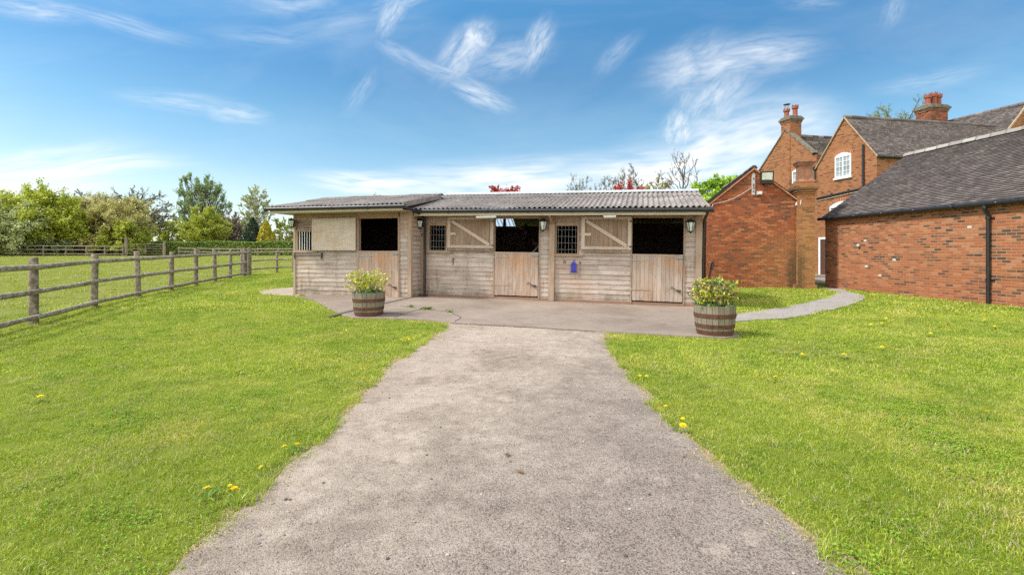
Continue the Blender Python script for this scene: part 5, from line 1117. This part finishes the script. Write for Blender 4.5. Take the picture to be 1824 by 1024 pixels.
def tree(name, label, cat, x, y, H, rx, cz, rz, nc, rc, nl, ls, leaf, bark='bark', tr=.16, seed=1, up=.5, group=None, ry=None, bare=0., twigs=5, z0=None, shell=.45, lobes=None, twr=.012, skew=(0, 0)):
    rr = np.random.default_rng(seed); zb = gz(x, y) if z0 is None else z0
    T = thing(name, label, cat, (x, y, zb), group=group); ry = ry or rx
    # clump centres in an uneven envelope
    cl = []
    while len(cl) < nc:
        d = rr.normal(size=3); d /= np.linalg.norm(d); k = rr.uniform(shell**3, 1)**(1/3)
        wob = 1+.30*mnoise.noise(V3(d[0]*1.7, d[1]*1.7, d[2]*1.7+seed))+.2*mnoise.noise(V3(d[0]*4, d[1]*4, d[2]*4+seed))
        c = np.array([d[0]*rx*k*wob+skew[0]*(d[2]), d[1]*ry*k*wob, cz+d[2]*rz*k*wob])
        if c[2] > .2: cl.append(c)
    cl = np.array(cl); tb = MB(); tips = []
    th = max(.3, cz-rz*.35); top = np.array([rr.uniform(-.2, .2), rr.uniform(-.2, .2), min(cz+rz*.3, H*.8)])
    trunk = [V3(0, 0, -.2), V3(top[0]*.3, top[1]*.3, th*.5), V3(top[0]*.6, top[1]*.6, th), V3(*top)]; tb.tube(trunk, [tr*1.25, tr, tr*.8, tr*.35], 8)
    def trunk_at(z):
        z = max(.1, min(z, top[2])); f = z/top[2]; return np.array([top[0]*f, top[1]*f, z])
    leaves = []
    for c in cl:
        zs = c[2]-up*np.hypot(c[0], c[1])-rr.uniform(.0, .25)*rz; s = trunk_at(zs); L = np.linalg.norm(c-s)
        mid = (s+c)/2+rr.normal(size=3)*L*.09; mid[2] += L*.07 if up < .8 else -L*.05*0
        r0 = max(.02, tr*.42*min(1, L/(rx+.1))); P = [V3(*s), V3(*((s+mid)/2+rr.normal(size=3)*L*.03)), V3(*mid), V3(*((c+mid)/2+rr.normal(size=3)*L*.04)), V3(*c)]
        tb.tube(P, [r0, r0*.8, r0*.6, r0*.4, twr*1.4], 5, caps=False)
        dirb = (c-s)/max(L, 1e-6)
        for k in range(twigs):
            d = rr.normal(size=3)*.75+dirb*.8+np.array([0, 0, up*.6]); d /= np.linalg.norm(d); l_ = rc*rr.uniform(.7, 1.35); st = c-dirb*rc*rr.uniform(0, .8)
            e = st+d*l_; m_ = st+d*l_*.5+rr.normal(size=3)*l_*.08; tb.tube([V3(*st), V3(*m_), V3(*e)], [twr, twr*.75, twr*.4], 3, caps=False)
            if bare:
                for q in range(3): dd = d+rr.normal(size=3)*.5; dd /= np.linalg.norm(dd); s2 = st+(e-st)*rr.uniform(.3, .9); tb.tube([V3(*s2), V3(*(s2+dd*l_*.5))], [twr*.5, twr*.3], 3, caps=False)
            tips.append((st, e))
    tb.build('trunk', bark, T)
    if nl:
        tp = np.array(tips); i = rr.integers(0, len(tp), nl); t = rr.beta(1.6, 1.1, nl)[:, None]
        C = tp[i, 0]*(1-t)+tp[i, 1]*t+rr.normal(size=(nl, 3))*rc*(.15 if not bare else .07)
        leafcloud('crown', C[C[:, 2] > .05], ls, leaf, T, seed=seed)
    return T
def at(px_, Y): return (px_-912)/870*Y
G1 = 'hedgerow trees beyond the paddock'
tree('hawthorn_tree', 'large bright yellow-green tree, tallest of the hedgerow at the far left', 'tree', at(60, 50), 50, 6.8, 4.0, 3.0, 3.4, 190, 1.15, 80000, .145, 'lime', tr=.2, seed=3, group=G1, shell=.3)
tree('willow_tree', 'greyish green spreading tree at the left edge, in front of the brightest one', 'tree', at(8, 47), 47, 5.8, 3.3, 2.5, 2.9, 130, 1.05, 50000, .135, 'greygreen', tr=.18, seed=5, group=G1, shell=.3)
tree('field_maple_tree', 'olive brown bushy tree right of the bright yellow-green one', 'tree', at(150, 56), 56, 7.0, 4.2, 3.1, 3.2, 170, 1.1, 60000, .135, 'olive', tr=.2, seed=8, group=G1, shell=.3)
tree('field_maple_tree', 'olive brown rounded tree nearest the field gate, before the bare oak', 'tree', at(208, 54), 54, 6.6, 3.1, 2.9, 3.3, 140, 1.0, 46000, .13, 'olive', tr=.2, seed=9, group=G1, shell=.3)
tree('hawthorn_tree', 'low bright green tree with a dark foot, tucked beneath the olive trees', 'tree', at(222, 52.5), 52.5, 3.5, 2.1, 1.8, 1.9, 60, .65, 14000, .12, 'lime', tr=.12, seed=12, group=G1)
tree('hawthorn_tree', 'mid height light green tree at the left edge behind the others', 'tree', at(-30, 56), 56, 7.4, 4.2, 3.2, 3.4, 140, 1.1, 45000, .145, 'lime', tr=.2, seed=44, group=G1, shell=.3)
tree('oak_tree', 'nearly bare spreading oak with twisting dark limbs above the field gate', 'tree', at(252, 62), 62, 8.4, 3.9, 5.2, 3.1, 80, .85, 4200, .12, 'twig', tr=.28, seed=21, up=.3, bare=1, group=G1, twigs=6, twr=.03)
tree('oak_tree', 'thin bare topped tree rising behind the olive brown trees', 'tree', at(165, 64), 64, 8.2, 6.0, 4.7, 3.0, 110, .95, 9000, .13, 'twig', tr=.25, seed=23, up=.4, bare=1, group=G1, twigs=6, twr=.025)
for i, (pxx, Y, h, rx_, lf, lb) in enumerate(((8, 49, 2.3, 3.0, 'bramble', 'blue green bramble thicket at the far left end of the back fence'), (75, 50, 1.9, 2.6, 'bramble', 'dark green low bramble under the bright tree'), (125, 51, 2.4, 2.6, 'olive', 'brownish scrub below the olive trees, left of their trunks'), (180, 54.5, 2.1, 2.4, 'bramble', 'dark low scrub under the olive trees by the fence'), (246, 57, 1.9, 1.8, 'hedge', 'small dark bush behind the field gate'))):
    tree('bramble_bush', lb, 'bush', at(pxx, Y), Y, h, rx_, h*.35, h*.55, 60, .5, 12000, .15, lf, tr=.05, seed=60+i, up=.9, ry=1.3, group='low scrub along the back fence', shell=.2)
G2 = 'garden trees beyond the clipped hedge'
tree('cherry_tree', 'small open yellow-green tree with a pale forked trunk left of the tall dark one', 'tree', at(300, 72), 72, 4.8, 2.6, 3.0, 1.8, 55, .6, 6500, .15, 'lime', tr=.12, seed=31, group=G2, twigs=5, twr=.02)
tree('poplar_tree', 'tallest tree behind the hedge, dark green with upswept limbs', 'tree', at(362, 80), 80, 13.6, 3.9, 7.0, 6.2, 190, .75, 17000, .15, 'poplar', tr=.25, seed=33, up=2.6, group=G2, twigs=6, twr=.025)
tree('maple_tree', 'fluffy yellow-green tree in front of the tall dark upswept one', 'tree', at(366, 70), 70, 6, 2.9, 3.2, 2.9, 150, .8, 30000, .12, 'lime', tr=.13, seed=35, group=G2, shell=.3)
tree('plum_tree', 'purplish brown thin crowned tree between fluffy yellow tree and birch', 'tree', at(412, 76), 76, 6.8, 2.4, 3.6, 2.9, 90, .6, 6500, .13, 'purple', tr=.13, seed=37, bare=1, group=G2, twr=.02)
tree('birch_tree', 'tall slender birch with sparse grey-green leaves left of the stables', 'tree', at(455, 74), 74, 10.2, 2.2, 6.2, 3.9, 100, .6, 7500, .14, 'greygreen', bark='birchbark', tr=.15, seed=39, up=1.0, bare=1, group=G2, twr=.02)
tree('birch_tree', 'low misty grey-green tree filling in beneath the birch', 'tree', at(430, 82), 82, 6.5, 4.0, 3.3, 2.4, 90, .7, 9000, .15, 'greygreen', tr=.12, seed=40, bare=1, group=G2, twr=.02)
tree('willow_tree', 'pale thin-leaved tree just left of the stable eave', 'tree', at(512, 78), 78, 6, 3.2, 3.2, 2.4, 90, .65, 8000, .14, 'lime', tr=.12, seed=41, bare=1, group=G2, twr=.018)
def conifer(name, label, x, y, H, r, n, ls, mt, seed, zb=None, power=.75):
    rr = np.random.default_rng(seed); zb = gz(x, y); T = thing(name, label, 'conifer', (x, y, zb), group=G2)
    b = MB(); b.tube([(0, 0, -.2), (0, 0, H*.9)], [.12, .03], 7)
    t = rr.uniform(0, 1, n)**1.25; a = rr.uniform(0, 6.283, n); z = t*H; env = r*np.sin(np.clip((1-t)*1.6+.05, 0, math.pi/2))**power
    lump = np.array([1+.22*mnoise.noise(V3(math.cos(q)*2.2, math.sin(q)*2.2, w_*1.3+seed)) for q, w_ in zip(a, z)]); rad = env*lump*rr.uniform(.55, 1.06, n)**.5
    b.build('trunk', 'bark', T); leafcloud('crown', np.stack([rad*np.cos(a), rad*np.sin(a), z+rr.normal(0, .06, n)], -1), ls, mt, T, seed=seed, aspect=1.8); return T
conifer('fir_tree', 'dark green conifer beside the golden one above the hedge', at(450, 68), 68, 5.0, 1.75, 7000, .16, 'dark', 51, power=1.0)
conifer('golden_conifer', 'compact golden yellow conifer above the hedge near the stable', at(474, 66), 66, 4.5, 1.25, 7000, .13, 'gold', 53)
# clipped hedge
rr = np.random.default_rng(5); T = thing('clipped_hedge', 'long flat-topped clipped green hedge behind the far fence', 'hedge', (-30, 60, gz(-30, 60)))
n = 42000; xx = rr.uniform(-15.2, 16, n); side = rr.uniform(0, 1, n); hh = 1.64+.05*np.sin(xx*.8)
endr = np.minimum(1, np.maximum(.25, (xx+15.4)/1.6))**.6; hh = hh*endr
zz = np.where(side < .6, rr.uniform(0, 1, n)*hh, hh+rr.normal(0, .03, n)); yv = np.where(side < .6, -.75+rr.normal(0, .05, n), rr.uniform(-.8, .9, n))
leafcloud('crown', np.stack([xx, yv, zz], -1), .13, 'hedge', T, seed=6)
b = MB(); b.box(-14.6, 16, -.68, .8, 0, 1.55, 'x'); b.build('inner_growth', L_['hedge'], T)
# trees glimpsed over the roofs
G3 = 'trees showing above the stable roof'
tree('red_maple', 'red leaved treetop just above the middle of the stable roof', 'tree', at(902, 30), 30, 5.8, 1.5, 4.25, 1.1, 50, .32, 6500, .085, 'red', tr=.08, seed=71, group=G3, z0=0)
tree('red_maple', 'wider red leaved treetop above the right half of the stable roof', 'tree', at(1112, 31), 31, 6.1, 1.9, 4.45, 1.15, 60, .32, 7500, .085, 'red', tr=.08, seed=72, group=G3, z0=0)
tree('bare_tree', 'faint twiggy treetop with tiny buds between the two red ones', 'tree', at(1035, 42), 42, 7.6, 2.0, 5.9, 2.0, 46, .55, 900, .08, 'twig', tr=.08, seed=73, up=1.3, bare=1, group=G3, z0=0, twr=.013)
tree('bare_tree', 'second fine bare treetop, directly above the wider red one', 'tree', at(1085, 44), 44, 7.6, 1.6, 6.0, 2.0, 40, .5, 800, .08, 'twig', tr=.07, seed=74, up=1.4, bare=1, group=G3, z0=0, twr=.012)
tree('bare_tree', 'small slender bare treetop left of the green-brown leaved one', 'tree', at(1122, 42), 42, 7.6, 1.1, 6.6, 2.0, 32, .5, 800, .08, 'twig', tr=.07, seed=78, up=1.6, bare=1, group=G3, z0=0, twr=.013)
tree('hazel_tree', 'green-brown sparsely leaved treetop right of the wider red one', 'tree', at(1170, 38), 38, 6.4, 1.1, 5.6, 1.6, 36, .4, 1500, .10, 'olive', tr=.08, seed=75, up=.9, bare=1, group=G3, z0=0)
tree('bare_tree', 'tallest bare dark branched tree left of the brick gable', 'tree', at(1212, 36), 36, 8.2, 1.5, 5.9, 2.7, 34, .6, 260, .08, 'twig', tr=.12, seed=76, up=1.7, bare=1, group=G3, z0=0, twr=.014, twigs=4)
tree('bare_tree', 'thin pale twigged treetop rising behind the bright green maple', 'tree', at(1275, 46), 46, 7.2, 1.6, 6.1, 1.9, 40, .5, 1100, .10, 'twig', tr=.08, seed=79, up=1., bare=1, group=G3, z0=0, twr=.012)
tree('maple_tree', 'bright fresh green dense treetop behind the brick gable', 'tree', at(1278, 27), 27, 5.9, 1.5, 4.05, 1.5, 60, .35, 15000, .10, 'bright', tr=.09, seed=77, group=G3, z0=0, shell=.3)
tree('maple_tree', 'bright green lower treetop right against the gable roof slope', 'tree', at(1320, 25.5), 25.5, 5.4, 1.1, 4.4, 1.1, 40, .3, 8000, .09, 'bright', tr=.08, seed=80, group=G3, z0=0, shell=.3)
tree('ash_tree', 'sparse green treetop showing behind the farmhouse ridge left of the triple pot chimney', 'tree', at(1600, 45), 45, 15.0, 3.2, 12.9, 2.3, 60, .6, 2600, .09, 'poplar', tr=.15, seed=81, up=1., bare=1, z0=0, twr=.012)
tree('bare_tree', 'tiny twiggy tip showing above the left stable ridge', 'tree', at(663, 38), 38, 6.1, .7, 4.9, 1.1, 14, .35, 160, .08, 'twig', tr=.05, seed=82, up=1., bare=1, group=G3, z0=0, twr=.009)

# ------------------------------------------------------------ half-barrel planters
def barrel(label, x, y, rot=0.):
    T = thing('barrel_planter', label, 'planter', (x, y, gz(x, y)+.028), (0, 0, rot), 'half-barrel planters on the pavement edge')
    n = 22; b = MB(); H_ = .46
    prof = [(0, .265), (.12, .291), (.25, .309), (.37, .318), (H_, .322)]
    for i in range(n):
        a0 = 2*math.pi*(i+.035)/n; a1 = 2*math.pi*(i+.965)/n; r = random.random(); jt = random.uniform(-.006, .008); ox = random.random()*9
        for k in range(len(prof)-1):
            (z0, r0), (z1, r1) = prof[k], prof[k+1]
            if k == len(prof)-2: z1 += jt
            q = [V3(r0*math.cos(a0), r0*math.sin(a0), z0), V3(r0*math.cos(a1), r0*math.sin(a1), z0), V3(r1*math.cos(a1), r1*math.sin(a1), z1), V3(r1*math.cos(a0), r1*math.sin(a0), z1)]
            b.face(q, [(z0+ox, a0*.32), (z0+ox, a1*.32), (z1+ox, a1*.32), (z1+ox, a0*.32)], r)
            c = 2*math.pi*(i+1)/n; e1 = a1; e2 = 2*math.pi*(i+1.035)/n; rr0, rr1 = r0-.012, r1-.012
        q = [V3((r1-s_)*math.cos(a), (r1-s_)*math.sin(a), z1) for a, s_ in ((a0, 0), (a1, 0), (a1, .028), (a0, .028))]; b.face(q, [(p.x+ox, p.y) for p in q], r)
        q = [V3((r1-.028)*math.cos(a), (r1-.028)*math.sin(a), z) for a, z in ((a1, z1), (a0, z1), (a0, .30), (a1, .30))]; b.face(q, [(p.z+ox, p.x) for p in q], r)
    b.lathe([(.255, .0), (.281, .12), (.30, .25), (.308, .36), (.31, .44)], 44, r=.9)
    b.build('staves', 'barrel', T)
    for (z0, z1) in ((.015, .085), (.115, .175), (.275, .34)) if True else ():
        if z0 < .05: z0, z1 = .0, .075
        f = lambda z: np.interp(z, [p[0] for p in prof], [p[1] for p in prof])
        h = MB(); h.lathe([(f(z0)+.000, z0), (f(z0)+.007, z0), (f(z1)+.007, z1), (f(z1)+.0, z1)], 44); h.build('hoop', 'rust', T)
    s = MB(); s.lathe([(0, .40), (.15, .41), (.308, .385)], 20); s.build('soil', 'soil', T); return T
def tubplant(label, x, y, seed, nst, hr, spread, mix, nl):
    rr = np.random.default_rng(seed); z = gz(x, y)+.028+.39; T = thing('tub_plant', label, 'plant', (x, y, z), group='plants growing in the half barrels'); b = MB(); groups = {k: [] for k in mix}
    for i in range(nst):
        a = rr.uniform(0, 6.283); r0 = rr.uniform(0, .22); h = rr.uniform(*hr); ln = spread*rr.uniform(.2, 1)*(.5+r0/.22*.6)
        s = np.array([r0*math.cos(a), r0*math.sin(a), -.02]); e = np.array([(r0+ln)*math.cos(a), (r0+ln)*math.sin(a), h*(1-.25*ln/spread)]); m_ = (s+e)/2+np.array([0, 0, h*.12])
        b.tube([V3(*s), V3(*m_), V3(*e)], [.0035, .003, .0018], 4, caps=False)
        k = list(mix)[rr.choice(len(mix), p=list(mix.values()))]
        for q in range(nl):
            t = rr.uniform(.25, 1.0)**.7; p = (s*(1-t)**2+2*m_*t*(1-t)+e*t*t)+rr.normal(size=3)*(.022+.012*t); groups[k].append(p)
        for q in range(10): groups[k].append(e+rr.normal(size=3)*.02)
    b.build('stems', 'post', T)
    C = rr.normal(size=(260, 3))*np.array([.15, .15, .035])+np.array([0, 0, .06]); C = C[np.hypot(C[:, 0], C[:, 1]) < .29]
    leafcloud('base_leaves', C, .05, 'tubgreen', T, seed=seed+3, aspect=2.2)
    nm = {'tubyellow': 'leaves', 'tubgreen': 'leaves', 'tubpink': 'seed_heads'}
    for k, v in groups.items():
        if v: leafcloud(nm[k], np.array(v), .030 if k != 'tubpink' else .022, k, T, seed=seed+7)
    return T
BL, BRR = (-2.89, 9.86), (3.27, 7.88)
barrel('half barrel planter at the left, beside the drain channel and smaller yellow plant', *BL); barrel('half barrel planter at the right end of the pavement, greyer staves, fuller plant', *BRR, rot=.5)
tubplant('sparse yellow-green stemmed plant in the left half barrel', *BL, 101, 50, (.24, .54), .27, {'tubyellow': .86, 'tubgreen': .07, 'tubpink': .07}, 13)
tubplant('bushy green plant with pinkish brown heads in the right half barrel', *BRR, 103, 120, (.24, .53), .26, {'tubyellow': .40, 'tubgreen': .25, 'tubpink': .35}, 15)

# ------------------------------------------------------------ dandelions and weeds
def dandelion(label, x, y, s=1., h=.05, seed=0, group='dandelions in the lawn', tilt=.35):
    rr = np.random.default_rng(seed); T = thing('dandelion', label, 'dandelion', (x, y, gz(x, y)+.005), (0, 0, rr.uniform(0, 6)), group)
    b = MB(); b.tube([(0, 0, -.005), (.004, 0, h*.6), (.0, -.0, h)], [.0022, .002, .0018], 5); b.build('stem', L_['weed'], T)
    f = MB(); N_ = 22
    for ring_, (rl, zz_, n_) in enumerate(((.021, .0, 16), (.017, .004, 14), (.011, .008, 10))):
        for i in range(n_):
            a = 2*math.pi*i/n_+ring_*.2; c, s2 = math.cos(a), math.sin(a); w2 = .0028; rl2 = rl*rr.uniform(.85, 1.1)
            f.face([(-s2*w2*.4, c*w2*.4, zz_), (s2*w2*.4, -c*w2*.4, zz_), (c*rl2+s2*w2, s2*rl2-c*w2, zz_+.004), (c*rl2-s2*w2, s2*rl2+c*w2, zz_+.004)])
    o = f.build('flower', L_['dandelion'], T, (0, 0, h)); o.scale = (s, s, s); o.rotation_euler = (tilt*rr.uniform(-.6, 1), tilt*rr.uniform(-1, 1), 0)
    if s >= 1.:
        l_ = MB()
        for i in range(7):
            a = rr.uniform(0, 6.28); c, s2 = math.cos(a), math.sin(a); ln = rr.uniform(.05, .10); w2 = .009; zt = rr.uniform(.008, .03)
            l_.face([(-s2*.002, c*.002, .004), (s2*.002, -c*.002, .004), (c*ln*.6+s2*w2, s2*ln*.6-c*w2, zt+.006), (c*ln*.6-s2*w2, s2*ln*.6+c*w2, zt+.006)], r=rr.uniform()); l_.face([(c*ln*.6-s2*w2, s2*ln*.6+c*w2, zt+.006), (c*ln*.6+s2*w2, s2*ln*.6-c*w2, zt+.006), (c*ln, s2*ln, zt)], r=rr.uniform())
        l_.build('leaf_rosette', L_['weed'], T)
    return T
DD = [(-4.2, 4.35, 1.25, 'lone dandelion out in the left lawn, nearest the left edge'), (-1.66, 2.66, 1.1, 'left flower of the nearest dandelion pair beside the drive, by the bottom edge'), (-1.50, 2.64, 1.2, 'right flower of the nearest dandelion pair, leaning at the drive edge'),
      (-1.56, 2.70, .6, 'half-closed small dandelion bud between the nearest pair'), (-1.50, 2.92, .7, 'small dandelion low in the grass just beyond the nearest pair'), (-1.50, 3.22, .95, 'dimmer dandelion of the second pair up the left drive edge'), (-1.44, 3.27, 1.2, 'brighter dandelion of the second pair up the left drive edge'),
      (-2.96, 5.31, 1.1, 'single dandelion midway across the left lawn'), (-1.50, 4.93, 1.2, 'single dandelion at the left drive edge beside a dead brown leaf'),
      (1.27, 3.63, 1.35, 'largest dandelion, right at the right edge of the drive'), (1.32, 3.77, .8, 'little dandelion just behind the largest one'), (1.28, 4.06, .8, 'small dandelion on the right drive edge beyond the largest one'),
      (1.33, 5.08, .9, 'left of two small dandelions at the bend of the right drive edge'), (1.39, 5.05, .9, 'right of two small dandelions at the bend of the right drive edge'), (3.81, 3.92, 1.1, 'dandelion alone near the right edge of the right lawn')]
for i, (x, y, s, lb) in enumerate(DD): dandelion(lb, x, y, s, .052+.004*(i % 3), i)
for i, (x, y) in enumerate([(-1.83, 7.5), (-1.62, 7.15), (-1.56, 7.3), (-1.50, 7.13), (-1.46, 7.42), (-1.53, 7.0), (-1.38, 7.7)]): dandelion('small yellow dandelion in the cluster at the left drive edge near the pavement', x, y, 1.1, .055, 40+i, 'dandelion cluster at the far left drive edge')
for i, (x, y) in enumerate([(-2.80, 7.8), (-2.72, 8.02)]): dandelion('one of two faint dandelions in the left lawn before the left barrel', x, y, .9, .05, 50+i, 'two faint dandelions before the left barrel')
for i, (x, y) in enumerate([(3.49, 6.21), (3.66, 6.31), (3.64, 6.12), (2.71, 5.02), (6.35, 8.64), (6.63, 8.76), (6.79, 8.9), (6.97, 9.03), (5.87, 8.51), (4.16, 6.12), (6.97, 10.49), (8.6, 10.2), (9.0, 10.5), (8.0, 9.0), (8.9, 9.2), (9.4, 10.0), (5.3, 7.2), (7.6, 8.2), (6.2, 12.2), (9.9, 11.1), (7.2, 9.4), (7.9, 9.7), (8.3, 8.4), (9.6, 9.3), (10.2, 10.1), (6.6, 7.7), (5.0, 6.6), (10.6, 11.6)]):
    if not inpoly(np.array([[x, y]]), sidep)[0]: dandelion('tiny yellow dandelion scattered across the right lawn before the brick barn', x, y, 1.2, .055, 60+i, 'scattered dandelions of the right lawn')
# pavement weeds in the crack
for i, (x, y, lb) in enumerate([(-1.85, 10.62, 'largest green weed tuft in the pavement crack right of the left barrel'), (-2.28, 11.0, 'smaller weed tuft in the crack nearer the drain'), (-1.3, 10.25, 'low weed strand along the right part of the pavement crack'), (-5.75, 13.35, 'dry weeds at the corner of the left box by the gravel patch')]):
    rr = np.random.default_rng(i); n = (110, 30, 25, 70)[i]; C = rr.normal(size=(n, 3))*np.array([.055, .03, .014])+np.array([0, 0, .03]); C[:, 2] = np.abs(C[:, 2]); o = leafcloud('weed', C, .024, 'hedge' if i < 3 else 'olive', seed=i, aspect=2.5); o.location = (x, y, gz(x, y)+.025); tag(o, lb, 'weed', 'weeds in the pavement')
for i, (x, y, lb) in enumerate([(-1.36, 4.86, 'dead brown curled leaf at the left drive edge beside a dandelion'), (-.03, 3.2, 'brown curled leaf lying in the middle of the drive'), (.05, 2.95, 'brown leaf scrap nearer the camera in the middle of the drive')]):
    b = MB(); r = .5
    for k in range(5): t0, t1 = k/5, (k+1)/5; w0, w1 = .014*math.sin(math.pi*t0), .014*math.sin(math.pi*min(t1, .97)); f = lambda t, w: ((t-.5)*.055, w, .004+.012*abs(t-.5)+abs(w)*.5); b.face([f(t0, -w0), f(t1, -w1), f(t1, 0), f(t0, 0)], r=r); b.face([f(t0, 0), f(t1, 0), f(t1, w1), f(t0, w0)], r=r)
    o = b.build('dead_leaf', L_['brownleaf']); o.location = (x, y, gz(x, y)+.014); o.rotation_euler = (0, 0, i*1.3); tag(o, lb, 'dead leaf')
rr = np.random.default_rng(77); b = MB()
for i in range(70):
    k = rr.integers(0, len(pathp)); p = pathp[k]+rr.normal(0, .07, 2)
    if p[1] < 1.5: continue
    a = rr.uniform(0, 6.28); l_ = rr.uniform(.03, .10); q = p+np.array([math.cos(a), math.sin(a)])*l_; mm_ = (p+q)/2+rr.normal(0, .01, 2); b.tube([(*p, gz(*p)+.018), (*mm_, gz(*mm_)+.022), (*q, gz(*q)+.018)], .0011, 3, caps=False)
o = b.build('dry_grass_clippings', L_['deadgrass']); struct(o, 'stuff')
